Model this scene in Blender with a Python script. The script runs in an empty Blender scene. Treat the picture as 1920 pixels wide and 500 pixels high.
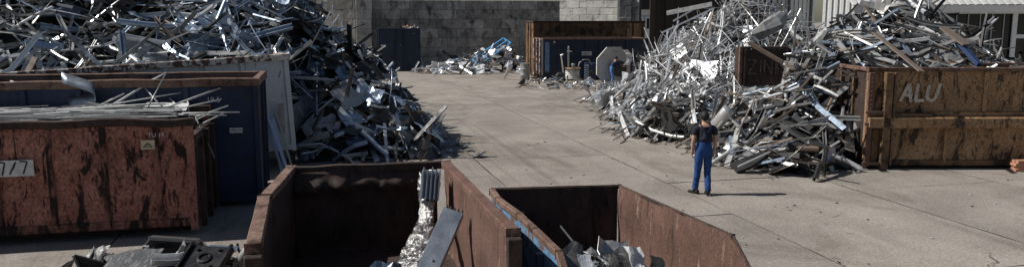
import bpy, bmesh, math, random
import numpy as np
from mathutils import Matrix, Vector, noise
R = math.radians
S = bpy.context.scene
COL = S.collection
random.seed(7)
rng = np.random.default_rng(7)

# ------------------------------------------------------------------ camera, sky, sun, exposure
FPX, CAMZ, YAW, PITCH = 1445.0, 3.7, R(14.0), math.atan(210 / 1445.0)
cam = bpy.data.cameras.new('camera')
cam.lens = 36.0 * FPX / 1920.0
cam.sensor_width = 36.0
cam.clip_start, cam.clip_end = 0.1, 3000
camo = bpy.data.objects.new('camera', cam); COL.objects.link(camo)
camo.location = (0, 0, CAMZ)
camo.rotation_euler = (R(90) - PITCH, 0, -YAW)
S.camera = camo

SUN_AZ = R(13.0)            # the sun stands to the left of the yard
SUN_EL = R(45.0)
sun_to = Vector((-math.cos(SUN_AZ) * math.cos(SUN_EL), math.sin(SUN_AZ) * math.cos(SUN_EL), math.sin(SUN_EL)))
w = bpy.data.worlds.new('World'); S.world = w; w.use_nodes = True
sky = w.node_tree.nodes.new('ShaderNodeTexSky'); sky.sky_type = 'NISHITA'; sky.sun_disc = False
sky.sun_elevation = SUN_EL
sky.sun_rotation = math.atan2(sun_to.x, sun_to.y)
w.node_tree.links.new(sky.outputs[0], w.node_tree.nodes['Background'].inputs[0])
w.node_tree.nodes['Background'].inputs[1].default_value = 0.05
sl = bpy.data.lights.new('sun', 'SUN'); sl.energy = 5.0; sl.angle = R(0.5); sl.color = (1.0, 0.965, 0.91)
so = bpy.data.objects.new('sun', sl); COL.objects.link(so)
so.rotation_euler = sun_to.to_track_quat('Z', 'Y').to_euler()
S.view_settings.view_transform = 'Standard'
S.view_settings.look = 'None'
S.view_settings.exposure = -0.02
S.view_settings.gamma = 1.0
S.cycles.max_bounces = 5

# ------------------------------------------------------------------ where things stand (measured from the photograph)
_fw = np.array([math.sin(YAW) * math.cos(PITCH), math.cos(YAW) * math.cos(PITCH), -math.sin(PITCH)])
_rt = np.array([math.cos(YAW), -math.sin(YAW), 0.0]); _up = np.cross(_rt, _fw); _C = np.array([0, 0, CAMZ])
def ray(px, py): return _fw * FPX + _rt * (px - 960) + _up * (250 - py)
def atz(px, py, z=0.0):
    d = ray(px, py); return _C + d * ((z - CAMZ) / d[2])
def atY(px, py, Y):
    d = ray(px, py); return _C + d * (Y / d[1])
def atd(px, py, D):
    d = ray(px, py); return _C + d * (D / (d[0] * math.sin(YAW) + d[1] * math.cos(YAW)))
def proj(p):
    v = np.asarray(p, float) - _C; ww = v @ _fw
    return 960 + FPX * (v @ _rt) / ww, 250 - FPX * (v @ _up) / ww, ww

# ------------------------------------------------------------------ materials
class NT:
    def __init__(s, name):
        s.m = bpy.data.materials.new(name); s.m.use_nodes = True
        s.t = s.m.node_tree; s.b = s.t.nodes['Principled BSDF']; s.out = s.t.nodes['Material Output']
    def n(s, typ, **k):
        nd = s.t.nodes.new('ShaderNode' + typ)
        for a, v in k.items(): setattr(nd, a, v)
        return nd
    def l(s, a, b): s.t.links.new(a, b)
    def coord(s, kind='Object', scale=(1, 1, 1)):
        mp = s.n('Mapping'); mp.inputs['Scale'].default_value = scale
        if kind == 'World': s.l(s.n('NewGeometry').outputs['Position'], mp.inputs[0])
        else: s.l(s.n('TexCoord').outputs[kind], mp.inputs[0])
        return mp.outputs[0]
    def noise(s, co, scale, detail=6, rough=.6, dist=0.0):
        nd = s.n('TexNoise'); nd.inputs['Scale'].default_value = scale; nd.inputs['Detail'].default_value = detail
        nd.inputs['Roughness'].default_value = rough; nd.inputs['Distortion'].default_value = dist
        s.l(co, nd.inputs['Vector']); return nd.outputs['Fac']
    def ramp(s, fac, a, b, lo=0.0, hi=1.0):
        nd = s.n('MapRange'); nd.inputs[1].default_value = a; nd.inputs[2].default_value = b
        nd.inputs[3].default_value = lo; nd.inputs[4].default_value = hi; s.l(fac, nd.inputs[0]); return nd.outputs[0]
    def mix(s, fac, a, b, mode='MIX'):
        nd = s.n('Mix', data_type='RGBA', blend_type=mode)
        for i, v in ((0, fac), (6, a), (7, b)):
            if hasattr(v, 'node'): s.l(v, nd.inputs[i])
            elif i == 0: nd.inputs[0].default_value = v
            else: nd.inputs[i].default_value = (*v, 1)
        return nd.outputs[2]
    def math(s, op, a, b):
        nd = s.n('Math', operation=op)
        for i, v in enumerate((a, b)):
            if hasattr(v, 'node'): s.l(v, nd.inputs[i])
            else: nd.inputs[i].default_value = v
        return nd.outputs[0]
    def bump(s, h, strength, dist):
        nd = s.n('Bump'); nd.inputs['Strength'].default_value = strength; nd.inputs['Distance'].default_value = dist
        s.l(h, nd.inputs['Height']); s.l(nd.outputs[0], s.b.inputs['Normal'])
    def fin(s, col, rough=.7, metal=0.0):
        for key, v in (('Base Color', col), ('Roughness', rough), ('Metallic', metal)):
            i = s.b.inputs[key]
            if hasattr(v, 'node'): s.l(v, i)
            else: i.default_value = (*v, 1) if key == 'Base Color' else v
        return s.m

def weathered(name, base, alt, spot, sc=2.0, ssc=4.0, slo=.55, shi=.65, stretch=(1, 1, 1), rough=.75, metal=0.0,
              bump=.4, bdist=.01, bsc=30, rnd=.15, fine=.25, spot2=None, s2=(.62, .68), s2sc=9.0, coord='Object'):
    t = NT(name)
    co = t.coord(coord); cs = t.coord(coord, stretch)
    c = t.mix(t.ramp(t.noise(co, sc), .35, .65), base, alt)
    c = t.mix(t.ramp(t.noise(cs, ssc, 8, .65, .6), slo, shi), c, spot)
    if spot2: c = t.mix(t.ramp(t.noise(cs, s2sc, 8, .7, 1.2), s2[0], s2[1]), c, spot2)
    f = t.noise(co, bsc, 5, .7)
    hv = t.n('HueSaturation'); t.l(t.ramp(f, .28, .72, 1 - fine * 1.5, 1 + fine * 1.5), hv.inputs['Value']); t.l(c, hv.inputs['Color']); c = hv.outputs[0]
    if rnd:
        oi = t.n('ObjectInfo').outputs['Random']
        hv = t.n('HueSaturation'); t.l(t.ramp(oi, 0, 1, 1 - rnd, 1 + rnd), hv.inputs['Value']); t.l(c, hv.inputs['Color']); c = hv.outputs[0]
    h = t.math('ADD', f, t.noise(cs, ssc, 6, .6))
    t.bump(h, bump, bdist)
    return t.fin(c, t.ramp(t.noise(cs, ssc * 1.3), .3, .7, rough - .12, rough + .12), metal)

def plain(name, col, rough=.6, metal=0.0):
    t = NT(name)
    f = t.noise(t.coord(), 14, 5, .65)
    c = t.mix(t.ramp(f, .3, .7), tuple(x * .72 for x in col), tuple(min(1, x * 1.18) for x in col))
    t.bump(f, .15, .004)
    return t.fin(c, rough, metal)

M = {}
# rust and paint
M['rust_orange'] = weathered('rusty_orange_steel', (.29, .112, .080), (.42, .19, .14), (.026, .013, .011), 2.2, 2.6, .535, .60, (2.0, 2.0, .6), .9, 0, .8, .03, 22, .1, .5, (.035, .015, .011), (.56, .61), 6.5)
M['rust_fold'] = weathered('blackened_rust_fold', (.24, .095, .062), (.35, .16, .11), (.018, .011, .009), 2.2, 3.0, .44, .56, (1.7, 1.7, .5), .9, 0, .8, .03, 22, .1, .45)
M['rust_red'] = weathered('red_brown_rust', (.105, .056, .042), (.165, .088, .066), (.36, .25, .20), 1.6, 3.4, .60, .70, (3.2, 3.2, .4), .8, .1, .35, .008, 40, .1, .4, (.040, .020, .015), (.56, .66), 3)  # pale streaks are scratches and painted lit patches over the rust
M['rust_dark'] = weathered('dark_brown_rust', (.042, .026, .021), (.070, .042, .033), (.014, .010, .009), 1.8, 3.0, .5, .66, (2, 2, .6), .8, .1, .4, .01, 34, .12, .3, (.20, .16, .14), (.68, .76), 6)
M['rust_rail'] = weathered('worn_rusty_rail', (.13, .075, .055), (.22, .14, .105), (.05, .025, .018), 3, 5, .52, .64, (1, 1, 1), .75, .2, .4, .006, 40, .15, .35)
M['deep_blue'] = weathered('dark_blue_paint', (.006, .017, .055), (.012, .030, .09), (.035, .020, .015), 1.5, 3.5, .58, .66, (1.6, 1.6, .6), .55, 0, .3, .006, 30, .1, .2, (.07, .10, .16), (.69, .74), 7)
M['far_blue'] = weathered('shabby_blue_paint', (.008, .017, .040), (.013, .027, .060), (.03, .015, .01), 1.5, 3.5, .56, .66, (1.6, 1.6, .6), .6, 0, .3, .006, 30, .1, .2)
M['bright_blue'] = weathered('worn_light_blue_paint', (.10, .22, .38), (.16, .30, .46), (.13, .08, .06), 3, 5, .5, .6, (1, 1, 1), .6, 0, .3, .006, 30, 0, .3)
M['white_steel'] = weathered('scratched_white_steel', (.50, .54, .58), (.60, .63, .66), (.10, .06, .045), 1.5, 5, .60, .66, (2, 2, .6), .6, 0, .3, .006, 30, .05, .2, (.05, .04, .035), (.70, .73), 9)
M['chipped_white'] = weathered('chipped_white_rail', (.58, .55, .50), (.66, .63, .58), (.11, .055, .04), 3, 6, .45, .51, (1, 1, 1), .7, 0, .5, .01, 30, .05, .3)
M['ochre'] = weathered('dirty_ochre_paint', (.24, .142, .072), (.37, .228, .12), (.035, .020, .013), 1.2, 2.1, .52, .62, (1.7, 1.7, .7), .8, 0, .5, .015, 24, .05, .42, (.03, .017, .011), (.57, .61), 7)
M['ochre_dark'] = weathered('blackened_ochre_paint', (.10, .055, .028), (.20, .115, .055), (.02, .012, .01), 1.4, 2.0, .48, .62, (1.2, 1.2, .9), .8, 0, .4, .01, 28, .1, .35)
M['brown_steel'] = weathered('dark_brown_cladding', (.030, .018, .013), (.045, .026, .019), (.015, .01, .008), 1, 2, .55, .7, (2, 2, .4), .7, 0, .2, .006, 20, .1, .2)
# masonry
M['block'] = weathered('mottled_concrete_block', (.24, .23, .215), (.37, .355, .33), (.05, .048, .046), 1.1, 1.6, .5, .68, (1, 1, .6), .95, 0, .6, .02, 14, .30, .45, (.42, .41, .39), (.64, .72), 3, 'World')  # grey block with random dark and pale mottling
M['pale_block'] = weathered('pale_concrete_block', (.36, .35, .33), (.48, .47, .44), (.16, .15, .14), 1.1, 1.8, .52, .66, (1, 1, .6), .95, 0, .5, .015, 18, .15, .3, None, coord='World')
M['mortar'] = plain('dark_mortar', (.035, .033, .031), .95)
# ground
def ground_mat(name, dark=1.0):
    t = NT(name); co = t.coord('World'); st = t.coord('World', (1, .45, 1))
    c = t.mix(t.ramp(t.noise(co, .55, 7, .6), .36, .66), (.235, .206, .178), (.330, .292, .256))
    c = t.mix(t.ramp(t.noise(st, .32, 8, .7, 1.0), .52, .66, 0, .8), c, (.150, .124, .100))
    c = t.mix(t.ramp(t.noise(st, 1.3, 8, .7, .6), .60, .74, 0, .55), c, (.43, .395, .355))
    tr = t.coord('World', (2.4, .07, 1))
    c = t.mix(t.ramp(t.noise(tr, 1.0, 6, .6, .3), .56, .70, 0, .45), c, (.120, .098, .082))
    c = t.mix(t.ramp(t.noise(co, 2.6, 7, .7, 1.4), .63, .69, 0, .8), c, (.085, .066, .052))
    f = t.noise(co, 17, 5, .85); g = t.noise(co, 55, 3, .7)
    for q_, lo_, hi_ in ((f, .58, 1.42), (g, .66, 1.34)):
        hv = t.n('HueSaturation'); t.l(t.ramp(q_, .32, .68, lo_, hi_), hv.inputs['Value']); t.l(c, hv.inputs['Color']); c = hv.outputs[0]
    v = t.n('TexVoronoi', feature='DISTANCE_TO_EDGE'); v.inputs['Scale'].default_value = .42
    wob = t.n('Mix', data_type='VECTOR'); wob.inputs[0].default_value = .22
    nz = t.n('TexNoise'); nz.inputs['Scale'].default_value = 1.8; nz.inputs['Detail'].default_value = 6; t.l(co, nz.inputs['Vector'])
    t.l(co, wob.inputs[4]); t.l(nz.outputs['Color'], wob.inputs[5]); t.l(wob.outputs[1], v.inputs['Vector'])
    crack = t.math('MULTIPLY', t.ramp(v.outputs['Distance'], .002, .005, .8, 0), t.ramp(t.noise(co, .35, 3), .60, .66))
    c = t.mix(crack, c, (.06, .05, .042))
    oi = t.n('ObjectInfo').outputs['Random']
    hv = t.n('HueSaturation'); t.l(t.ramp(oi, 0, 1, .92 * dark, 1.07 * dark), hv.inputs['Value']); t.l(c, hv.inputs['Color'])
    t.bump(t.math('ADD', t.math('ADD', f, g), t.math('MULTIPLY', crack, -1.5)), .7, .012)
    return t.fin(hv.outputs[0], .92, 0)
M['slab'] = ground_mat('worn_concrete')
M['subbase'] = plain('dark_joint_dirt', (.030, .024, .020), .95)
M['asphalt'] = weathered('oily_asphalt', (.026, .026, .029), (.042, .042, .046), (.075, .075, .08), 1.5, 6, .62, .72, (.4, 1.6, 1), .75, 0, .5, .006, 60, 0, .5, None, coord='World')
M['joint_dirt'] = plain('brown_joint_dirt', (.075, .062, .052), .95)
# scrap metals: one per tone
def scrap_mat(name, a, b, metal, rough, dirt, dthr=.58, bmp=(.3, .012, 9)):
    t = NT(name)
    oi = t.n('ObjectInfo').outputs['Random']
    at = t.n('Attribute', attribute_name='tone').outputs['Fac']
    r = t.math('FRACT', t.math('ADD', oi, at), 0.0)
    co = t.coord()
    c = t.mix(r, a, b)
    c = t.mix(t.ramp(t.noise(co, 3.5, 7, .7, .5), dthr, dthr + .16), c, dirt)
    c = t.mix(.35, c, t.mix(t.ramp(t.noise(co, 45, 4, .7), .3, .7), (.15, .15, .15), (.9, .9, .9)), 'OVERLAY')
    t.bump(t.noise(co, bmp[2], 5, .6), bmp[0], bmp[1])
    return t.fin(c, t.ramp(t.noise(co, 6, 4), .3, .7, rough - .12, rough + .14), metal)
M['bright'] = scrap_mat('bright_aluminium', (.50, .51, .52), (.80, .81, .82), .5, .36, (.13, .12, .11))
M['grey'] = scrap_mat('dull_grey_metal', (.10, .10, .097), (.58, .575, .56), .5, .36, (.07, .062, .055))
M['bluish'] = scrap_mat('blue_grey_metal', (.14, .19, .27), (.56, .66, .78), .5, .32, (.05, .05, .055))
M['dark'] = scrap_mat('blackened_metal', (.022, .022, .024), (.075, .073, .07), .35, .5, (.03, .025, .02))
M['brown'] = scrap_mat('brown_stained_metal', (.12, .085, .065), (.24, .19, .155), .25, .6, (.05, .035, .027))
M['rod'] = plain('sunlit_rod_white', (.62, .62, .60), .5)  # non-metal white puts the rods' sunlit brightness into the colour
M['foil_wrap'] = scrap_mat('wrinkled_silver_foil', (.46, .45, .43), (.66, .65, .63), .9, .2, (.03, .025, .022), .47, (1.0, .09, 9))  # dark mottling puts the foil's black reflections into the colour
M['core'] = plain('gap_shade_core', (.022, .020, .019), .9)  # near-black: shade in the gaps between pieces is put into this colour
M['foil'] = scrap_mat('crumpled_silver_foil', (.62, .62, .62), (.85, .85, .85), 1.0, .16, (.2, .17, .14), .66)
M['galv'] = weathered('brushed_grey_aluminium', (.24, .27, .31), (.32, .35, .39), (.16, .17, .19), 1.2, 2.5, .58, .72, (1, 1, 1), .42, .7, .15, .003, 50, 0, .2)
M['white_paint'] = plain('white_paint', (.72, .72, .70), .6)
M['sticker'] = plain('pale_sticker', (.62, .62, .60), .6)
M['cream'] = plain('cream_sticker', (.58, .47, .33), .6)
M['ink'] = plain('black_ink', (.012, .012, .012), .6)
M['black_rubber'] = plain('black_rubber', (.012, .012, .013), .5)
M['wood'] = weathered('weathered_wood', (.36, .24, .155), (.48, .33, .22), (.16, .10, .07), 3, 4, .55, .68, (.5, 4, 4), .85, 0, .4, .004, 40, .15, .25)
M['brick'] = weathered('orange_brick', (.42, .20, .12), (.52, .28, .18), (.22, .13, .09), 3, 6, .55, .68, (1, 1, 1), .9, 0, .4, .004, 40, .15, .3)
M['drum'] = weathered('grey_drum_steel', (.27, .275, .275), (.36, .36, .355), (.10, .085, .075), 3, 6, .58, .68, (1, 1, .5), .6, .3, .3, .005, 40, .1, .25)
M['hopper'] = weathered('grey_hopper_steel', (.055, .052, .05), (.085, .082, .078), (.03, .027, .024), 2, 4, .55, .7, (1, 1, .5), .7, .1, .3, .005, 30, .05, .25)
M['hopper_edge'] = weathered('pale_hopper_steel', (.50, .49, .46), (.60, .59, .56), (.2, .18, .16), 2, 4, .55, .7, (1, 1, .5), .6, .1, .3, .005, 30, .05, .25)  # sunlight on the hopper rim painted as paler steel; also the tub shell
M['frame_blue'] = plain('sky_blue_tube_paint', (.10, .34, .62), .5)
M['plastic_blue'] = plain('blue_plastic', (.022, .045, .11), .5)
M['navy_film'] = scrap_mat('navy_plastic_film', (.02, .035, .06), (.04, .07, .11), .1, .25, (.18, .2, .22), .62)
M['skin'] = plain('skin', (.46, .27, .19), .55)
M['hair'] = plain('dark_hair', (.010, .009, .009), .7)
M['shirt'] = plain('navy_black_cotton', (.011, .013, .022), .9)
M['scratched'] = weathered('scratched_dark_sheet', (.05, .052, .056), (.09, .093, .10), (.20, .205, .21), 2, 3.2, .54, .62, (9, 1.5, 1), .6, .1, .3, .004, 40, 0, .4)
M['black_part'] = scrap_mat('black_greasy_part', (.010, .010, .011), (.024, .024, .024), .2, .32, (.12, .12, .115), .66)
M['denim'] = weathered('blue_work_cloth', (.010, .050, .18), (.015, .068, .24), (.006, .026, .10), 5, 7, .5, .68, (1, 1, .6), .9, 0, .5, .012, 60, 0, .2)
M['navy_cloth'] = plain('dark_blue_work_cloth', (.016, .026, .085), .9)
M['strap_cloth'] = plain('navy_strap_cloth', (.008, .013, .04), .9)
M['denim_pale'] = plain('faded_blue_work_cloth', (.07, .18, .42), .9)
M['boot'] = plain('black_boot_leather', (.012, .011, .010), .5)
M['roof_grey'] = weathered('pale_fibre_cement', (.42, .42, .41), (.52, .52, .50), (.28, .28, .27), 1, 2, .55, .7, (1, 1, 1), .85, 0, .3, .01, 25, .05, .2)
M['gutter'] = plain('white_fascia_paint', (.78, .80, .80), .5)
M['cladding'] = plain('white_sheet_cladding', (.72, .72, .71), .5)
M['cladding_grey'] = plain('pale_grey_cladding', (.42, .45, .46), .6)  # greyer and darker than the white cladding
M['black_roof'] = plain('black_roof_felt', (.012, .012, .014), .8)
tg = NT('dark_window_glass'); M['glass'] = tg.fin(tg.mix(tg.ramp(tg.noise(tg.coord(), 1.2), .3, .7), (.006, .010, .011), (.016, .022, .023)), .12, 0)
def worn_paint(name, col, lo, hi):
    t = NT(name); tr = t.n('BsdfTransparent'); mx = t.n('MixShader')
    f = t.ramp(t.noise(t.coord('Object', (1, 1, .6)), 9, 7, .7), lo, hi)
    t.l(f, mx.inputs[0]); t.l(tr.outputs[0], mx.inputs[1]); t.l(t.b.outputs[0], mx.inputs[2]); t.l(mx.outputs[0], t.out.inputs[0])
    return t.fin(col, .9)
M['chalk'] = worn_paint('worn_white_spray_paint', (.56, .51, .44), .30, .56)
M['faint'] = worn_paint('faded_spray_paint', (.17, .12, .10), .32, .56)

# ------------------------------------------------------------------ mesh building
class MB:
    def __init__(s): s.v = []; s.f = []; s.mi = []
    def add(s, v, f, mi=0):
        o = len(s.v); s.v.extend([tuple(p) for p in v]); s.f.extend([tuple(i + o for i in q) for q in f]); s.mi.extend([mi] * len(f)); return s
    def box(s, c, d, rot=None, mi=0, taper=1.0):
        x, y, z = d[0] / 2, d[1] / 2, d[2] / 2; t = taper
        v = [(-x, -y, -z), (x, -y, -z), (x, y, -z), (-x, y, -z), (-x * t, -y * t, z), (x * t, -y * t, z), (x * t, y * t, z), (-x * t, y * t, z)]
        if rot is not None: v = [tuple(rot @ Vector(p)) for p in v]
        return s.add([(p[0] + c[0], p[1] + c[1], p[2] + c[2]) for p in v], BOXF, mi)
    def bx(s, x0, x1, y0, y1, z0, z1, mi=0): return s.box(((x0 + x1) / 2, (y0 + y1) / 2, (z0 + z1) / 2), (x1 - x0, y1 - y0, z1 - z0), None, mi)
    def bar(s, a, b, wx, wz, mi=0, upv=(0, 0, 1)):
        a, b = Vector(a), Vector(b); d = b - a; L = d.length; d.normalize(); u = Vector(upv)
        if abs(d.dot(u)) > .98: u = Vector((0, 1, 0))
        sd = d.cross(u).normalized(); u = sd.cross(d)
        return s.box((a + b) / 2, (L, wx, wz), Matrix((d, sd, u)).transposed(), mi)
    def tube(s, pts, r, n=8, mi=0, cap=True):
        pts = [Vector(p) for p in pts]; rs = r if isinstance(r, (list, tuple)) else [r] * len(pts); rings = []; v = []
        for i, p in enumerate(pts):
            d = (pts[min(i + 1, len(pts) - 1)] - pts[max(i - 1, 0)]).normalized()
            u = Vector((0, 0, 1)) if abs(d.z) < .9 else Vector((0, 1, 0))
            a = d.cross(u).normalized(); b = a.cross(d)
            v += [p + (a * math.cos(2 * math.pi * k / n) + b * math.sin(2 * math.pi * k / n)) * rs[i] for k in range(n)]
        f = [(i * n + k, i * n + (k + 1) % n, (i + 1) * n + (k + 1) % n, (i + 1) * n + k) for i in range(len(pts) - 1) for k in range(n)]
        if cap: f += [tuple(range(n - 1, -1, -1)), tuple((len(pts) - 1) * n + k for k in range(n))]
        return s.add(v, f, mi)
    def lathe(s, prof, n=20, c=(0, 0, 0), mi=0, rot=None):
        v = []
        for r, z in prof:
            for k in range(n):
                p = Vector((r * math.cos(2 * math.pi * k / n), r * math.sin(2 * math.pi * k / n), z))
                if rot is not None: p = rot @ p
                v.append(p + Vector(c))
        f = [(i * n + k, i * n + (k + 1) % n, (i + 1) * n + (k + 1) % n, (i + 1) * n + k) for i in range(len(prof) - 1) for k in range(n)]
        f += [tuple(range(n - 1, -1, -1)), tuple((len(prof) - 1) * n + k for k in range(n))]
        return s.add(v, f, mi)
    def prism(s, poly, y0, y1, mi=0):     # polygon in x,z extruded along y
        n = len(poly)
        v = [(p[0], y0, p[1]) for p in poly] + [(p[0], y1, p[1]) for p in poly]
        return s.add(v, [tuple(range(n)), tuple(range(2 * n - 1, n - 1, -1))] + [(i, i + n, (i + 1) % n + n, (i + 1) % n) for i in range(n)], mi)
    def sheet(s, fn, nu, nv, th, mi=0):   # fn(u,v)->point; a sheet with thickness th along its own normal
        P = [[Vector(fn(i / nu, j / nv)) for j in range(nv + 1)] for i in range(nu + 1)]
        top = []; bot = []
        for i in range(nu + 1):
            for j in range(nv + 1):
                du = P[min(i + 1, nu)][j] - P[max(i - 1, 0)][j]; dv = P[i][min(j + 1, nv)] - P[i][max(j - 1, 0)]
                nn = du.cross(dv); nn = nn.normalized() if nn.length > 1e-9 else Vector((0, 0, 1))
                top.append(P[i][j] + nn * th / 2); bot.append(P[i][j] - nn * th / 2)
        k = nv + 1; N = len(top); f = []
        for i in range(nu):
            for j in range(nv):
                a, b, c, d = i * k + j, (i + 1) * k + j, (i + 1) * k + j + 1, i * k + j + 1
                f += [(a, b, c, d), (d + N, c + N, b + N, a + N)]
        for i in range(nu):
            a, b = i * k, (i + 1) * k; f.append((a, a + N, b + N, b))
            a, b = i * k + nv, (i + 1) * k + nv; f.append((b, b + N, a + N, a))
        for j in range(nv):
            a, b = j, j + 1; f.append((b, b + N, a + N, a))
            a, b = nu * k + j, nu * k + j + 1; f.append((a, a + N, b + N, b))
        return s.add(top + bot, f, mi)
    def mesh(s, name, mats, smooth=False):
        me = bpy.data.meshes.new(name); me.from_pydata([tuple(p) for p in s.v], [], s.f)
        for m in (mats if isinstance(mats, (list, tuple)) else [mats]): me.materials.append(M[m] if isinstance(m, str) else m)
        me.polygons.foreach_set('material_index', s.mi)
        if smooth: me.polygons.foreach_set('use_smooth', [True] * len(s.f))
        me.update(); return me
    def build(s, name, mats, parent=None, smooth=False, loc=None, rot=None, bevel=0):
        return link(name, s.mesh(name, mats, smooth), parent, loc, rot, bevel)
BOXF = [(3, 2, 1, 0), (4, 5, 6, 7), (0, 1, 5, 4), (1, 2, 6, 5), (2, 3, 7, 6), (3, 0, 4, 7)]
def link(name, me, parent=None, loc=None, rot=None, bevel=0):
    o = bpy.data.objects.new(name, me); COL.objects.link(o)
    if parent: o.parent = parent
    if loc is not None: o.location = loc
    if rot is not None: o.rotation_euler = rot
    if bevel:
        b = o.modifiers.new('bevel', 'BEVEL'); b.width = bevel; b.segments = 1; b.limit_method = 'ANGLE'
    return o
def tag(o, label=None, cat=None, group=None, kind=None):
    for k, v in (('label', label), ('category', cat), ('group', group), ('kind', kind)):
        if v: o[k] = v
    return o
def thing(name, label, cat, loc=(0, 0, 0), rz=0.0, group=None):
    o = bpy.data.objects.new(name, None); COL.objects.link(o); o.location = loc; o.rotation_euler = (0, 0, rz)
    o.empty_display_size = .2
    return tag(o, label, cat, group)
def nz(x, y, z=0.0): return noise.noise(Vector((x, y, z)))
def text_mesh(body, size, name, mat, parent, loc, rot, ext=.002):
    cu = bpy.data.curves.new(name, 'FONT'); cu.body = body; cu.size = size; cu.extrude = ext
    tmp = bpy.data.objects.new('tmp', cu); COL.objects.link(tmp)
    me = bpy.data.meshes.new_from_object(tmp.evaluated_get(bpy.context.evaluated_depsgraph_get()))
    bpy.data.objects.remove(tmp); me.name = name; me.materials.clear(); me.materials.append(M[mat])
    return link(name, me, parent, loc, rot)

# ================================================================== SETTING: ground and concrete slabs
gx0, gx1, gy0, gy1 = -11.0, 30.2, 3.0, 67.0
g = MB(); B = 1500.0
xs = [-B, gx0, gx1, B]; ys = [-B, gy0, gy1, B]
for i in range(3):
    for j in range(3):
        z = -.07 if (i == 1 and j == 1) else -.004
        g.add([(xs[i], ys[j], z), (xs[i + 1], ys[j], z), (xs[i + 1], ys[j + 1], z), (xs[i], ys[j + 1], z)], [(0, 1, 2, 3)], 1 if z < -.05 else 0)
ground = tag(g.build('ground', ['slab', 'subbase']), 'brown grey concrete yard floor running to the block wall', None, None, 'structure')
def slab(x0, x1, y0, y1):
    gp = .012; x0 += gp; x1 -= gp; y0 += gp; y1 -= gp
    pts = []
    def edge(a, b):
        n = max(2, int(math.hypot(b[0] - a[0], b[1] - a[1]) / .3))
        for k in range(n):
            t = k / n; j = random.uniform(-.014, .010) if k else 0
            pts.append((a[0] + (b[0] - a[0]) * t + j, a[1] + (b[1] - a[1]) * t + (j if k else 0)))
    c = [(x0, y0), (x1, y0), (x1, y1), (x0, y1)]
    for k in range(4): edge(c[k], c[(k + 1) % 4])
    cx, cy = (x0 + x1) / 2, (y0 + y1) / 2; n = len(pts)
    ins = lambda p, d: (p[0] - math.copysign(min(d, abs(p[0] - cx)), p[0] - cx), p[1] - math.copysign(min(d, abs(p[1] - cy)), p[1] - cy))
    dz = random.uniform(-.003, .003)
    v = [(*p, -.08) for p in pts] + [(*p, -.005 + dz) for p in pts] + [(*ins(p, .005), dz) for p in pts]
    f = [(r * n + k, r * n + (k + 1) % n, (r + 1) * n + (k + 1) % n, (r + 1) * n + k) for r in range(2) for k in range(n)]
    m = MB().add(v, f[:n], 1); m.f += f[n:] + [tuple(2 * n + k for k in range(n))]; m.mi += [1] * n + [0]
    m.build('concrete_slab', ['slab', 'joint_dirt'], ground)
cx = [-11, -7.25, -3.5, .25, 4.0, 7.7, 11.45, 15.2, 18.95, 22.7, 26.45, 30.2]
off = [18.2, 15.0, 20.0, 18.1, 13.35, 16.3, 14.6, 17.2, 13.0, 18.0, 15.0]
for i in range(len(cx) - 1):
    e = off[i] - 14
    ed = []
    while e < 67.5: ed.append(e); e += 6.9
    ed = [gy0] + [q for q in ed if gy0 + 1 < q < gy1 - 1] + [gy1]
    for a, b in zip(ed, ed[1:]): slab(cx[i], cx[i + 1], a, b)

# ================================================================== block walls
def rough_block(L, D, H, seed):
    r = random.Random(seed); m = MB(); c = .018; nx = 4
    # front face gridded so that it is uneven; chamfered edges
    def fn(u, v):
        e = min(u, 1 - u) * L; g2 = min(v, 1 - v) * H
        return (u * L, (c if (u in (0, 1) or v in (0, 1)) else 0) + r.uniform(-.007, .007), v * H)
    us = [0, c / L, .35, .65, 1 - c / L, 1]; vs = [0, c / H, .5, 1 - c / H, 1]
    P = [[fn(u, v) for v in vs] for u in us]; V = [p for q in P for p in q]; k = len(vs)
    F = [(i * k + j, (i + 1) * k + j, (i + 1) * k + j + 1, i * k + j + 1) for i in range(len(us) - 1) for j in range(k - 1)]
    m.add(V, F)
    m.add([(0, c, 0), (L, c, 0), (L, c, H), (0, c, H), (0, D, 0), (L, D, 0), (L, D, H), (0, D, H)], [(0, 4, 5, 1), (1, 5, 6, 2), (2, 6, 7, 3), (3, 7, 4, 0), (4, 7, 6, 5)])
    return m
def block_wall(name, label, cat, p0, ang, length, rows, bw, bh, depth, mat, back=True, z0=0.0):
    t = thing(name, label, cat, (p0[0], p0[1], z0), ang)
    gp = .014; cache = {}
    if back: MB().bx(0, length, .05, depth - .03, 0, rows * bh - .02).build('wall_core', 'mortar', t)
    for r in range(rows):
        x = -bw / 2 if r % 2 else 0.0
        while x < length - .05:
            a, b = max(0, x), min(length, x + bw)
            if b - a > .12:
                L = round(b - a - gp, 3); key = (L, random.randrange(4))
                if key not in cache: cache[key] = rough_block(L, depth, bh - gp, random.random()).mesh('block', mat)
                link('block', cache[key], t, (a + gp / 2, random.uniform(-.014, .014), r * bh + random.uniform(0, .004)))
            x += bw
    return t
WY = 64.4
wx0, wx1 = atY(697, 60, WY)[0], atY(1052, 60, WY)[0]
block_wall('concrete_block_wall', 'long dark concrete block wall closing the back of the yard', 'wall', (wx0, WY), 0, wx1 - wx0, 7, 1.56, .775, .5, 'block')
px_ = atY(668, 60, 63.3)[0]; px2 = atY(697, 60, 63.3)[0]
block_wall('block_pillar', 'protruding concrete block pillar with a sunlit left edge beside the dark back wall', 'pillar', (px_, 63.3), 0, px2 - px_, 9, 1.25, .775, 1.05, 'pale_block')
a_ = R(-22); ln = 8.0
block_wall('concrete_block_wall', 'lighter stretch of concrete block wall rising behind the left scrap heap', 'wall', (px_ - ln * math.cos(a_) - .02, 63.9 - ln * math.sin(a_)), a_, ln, 9, 1.56, .775, .5, 'block')
q = atd(1049, 40, 60.5)
a_ = R(-46)
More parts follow.
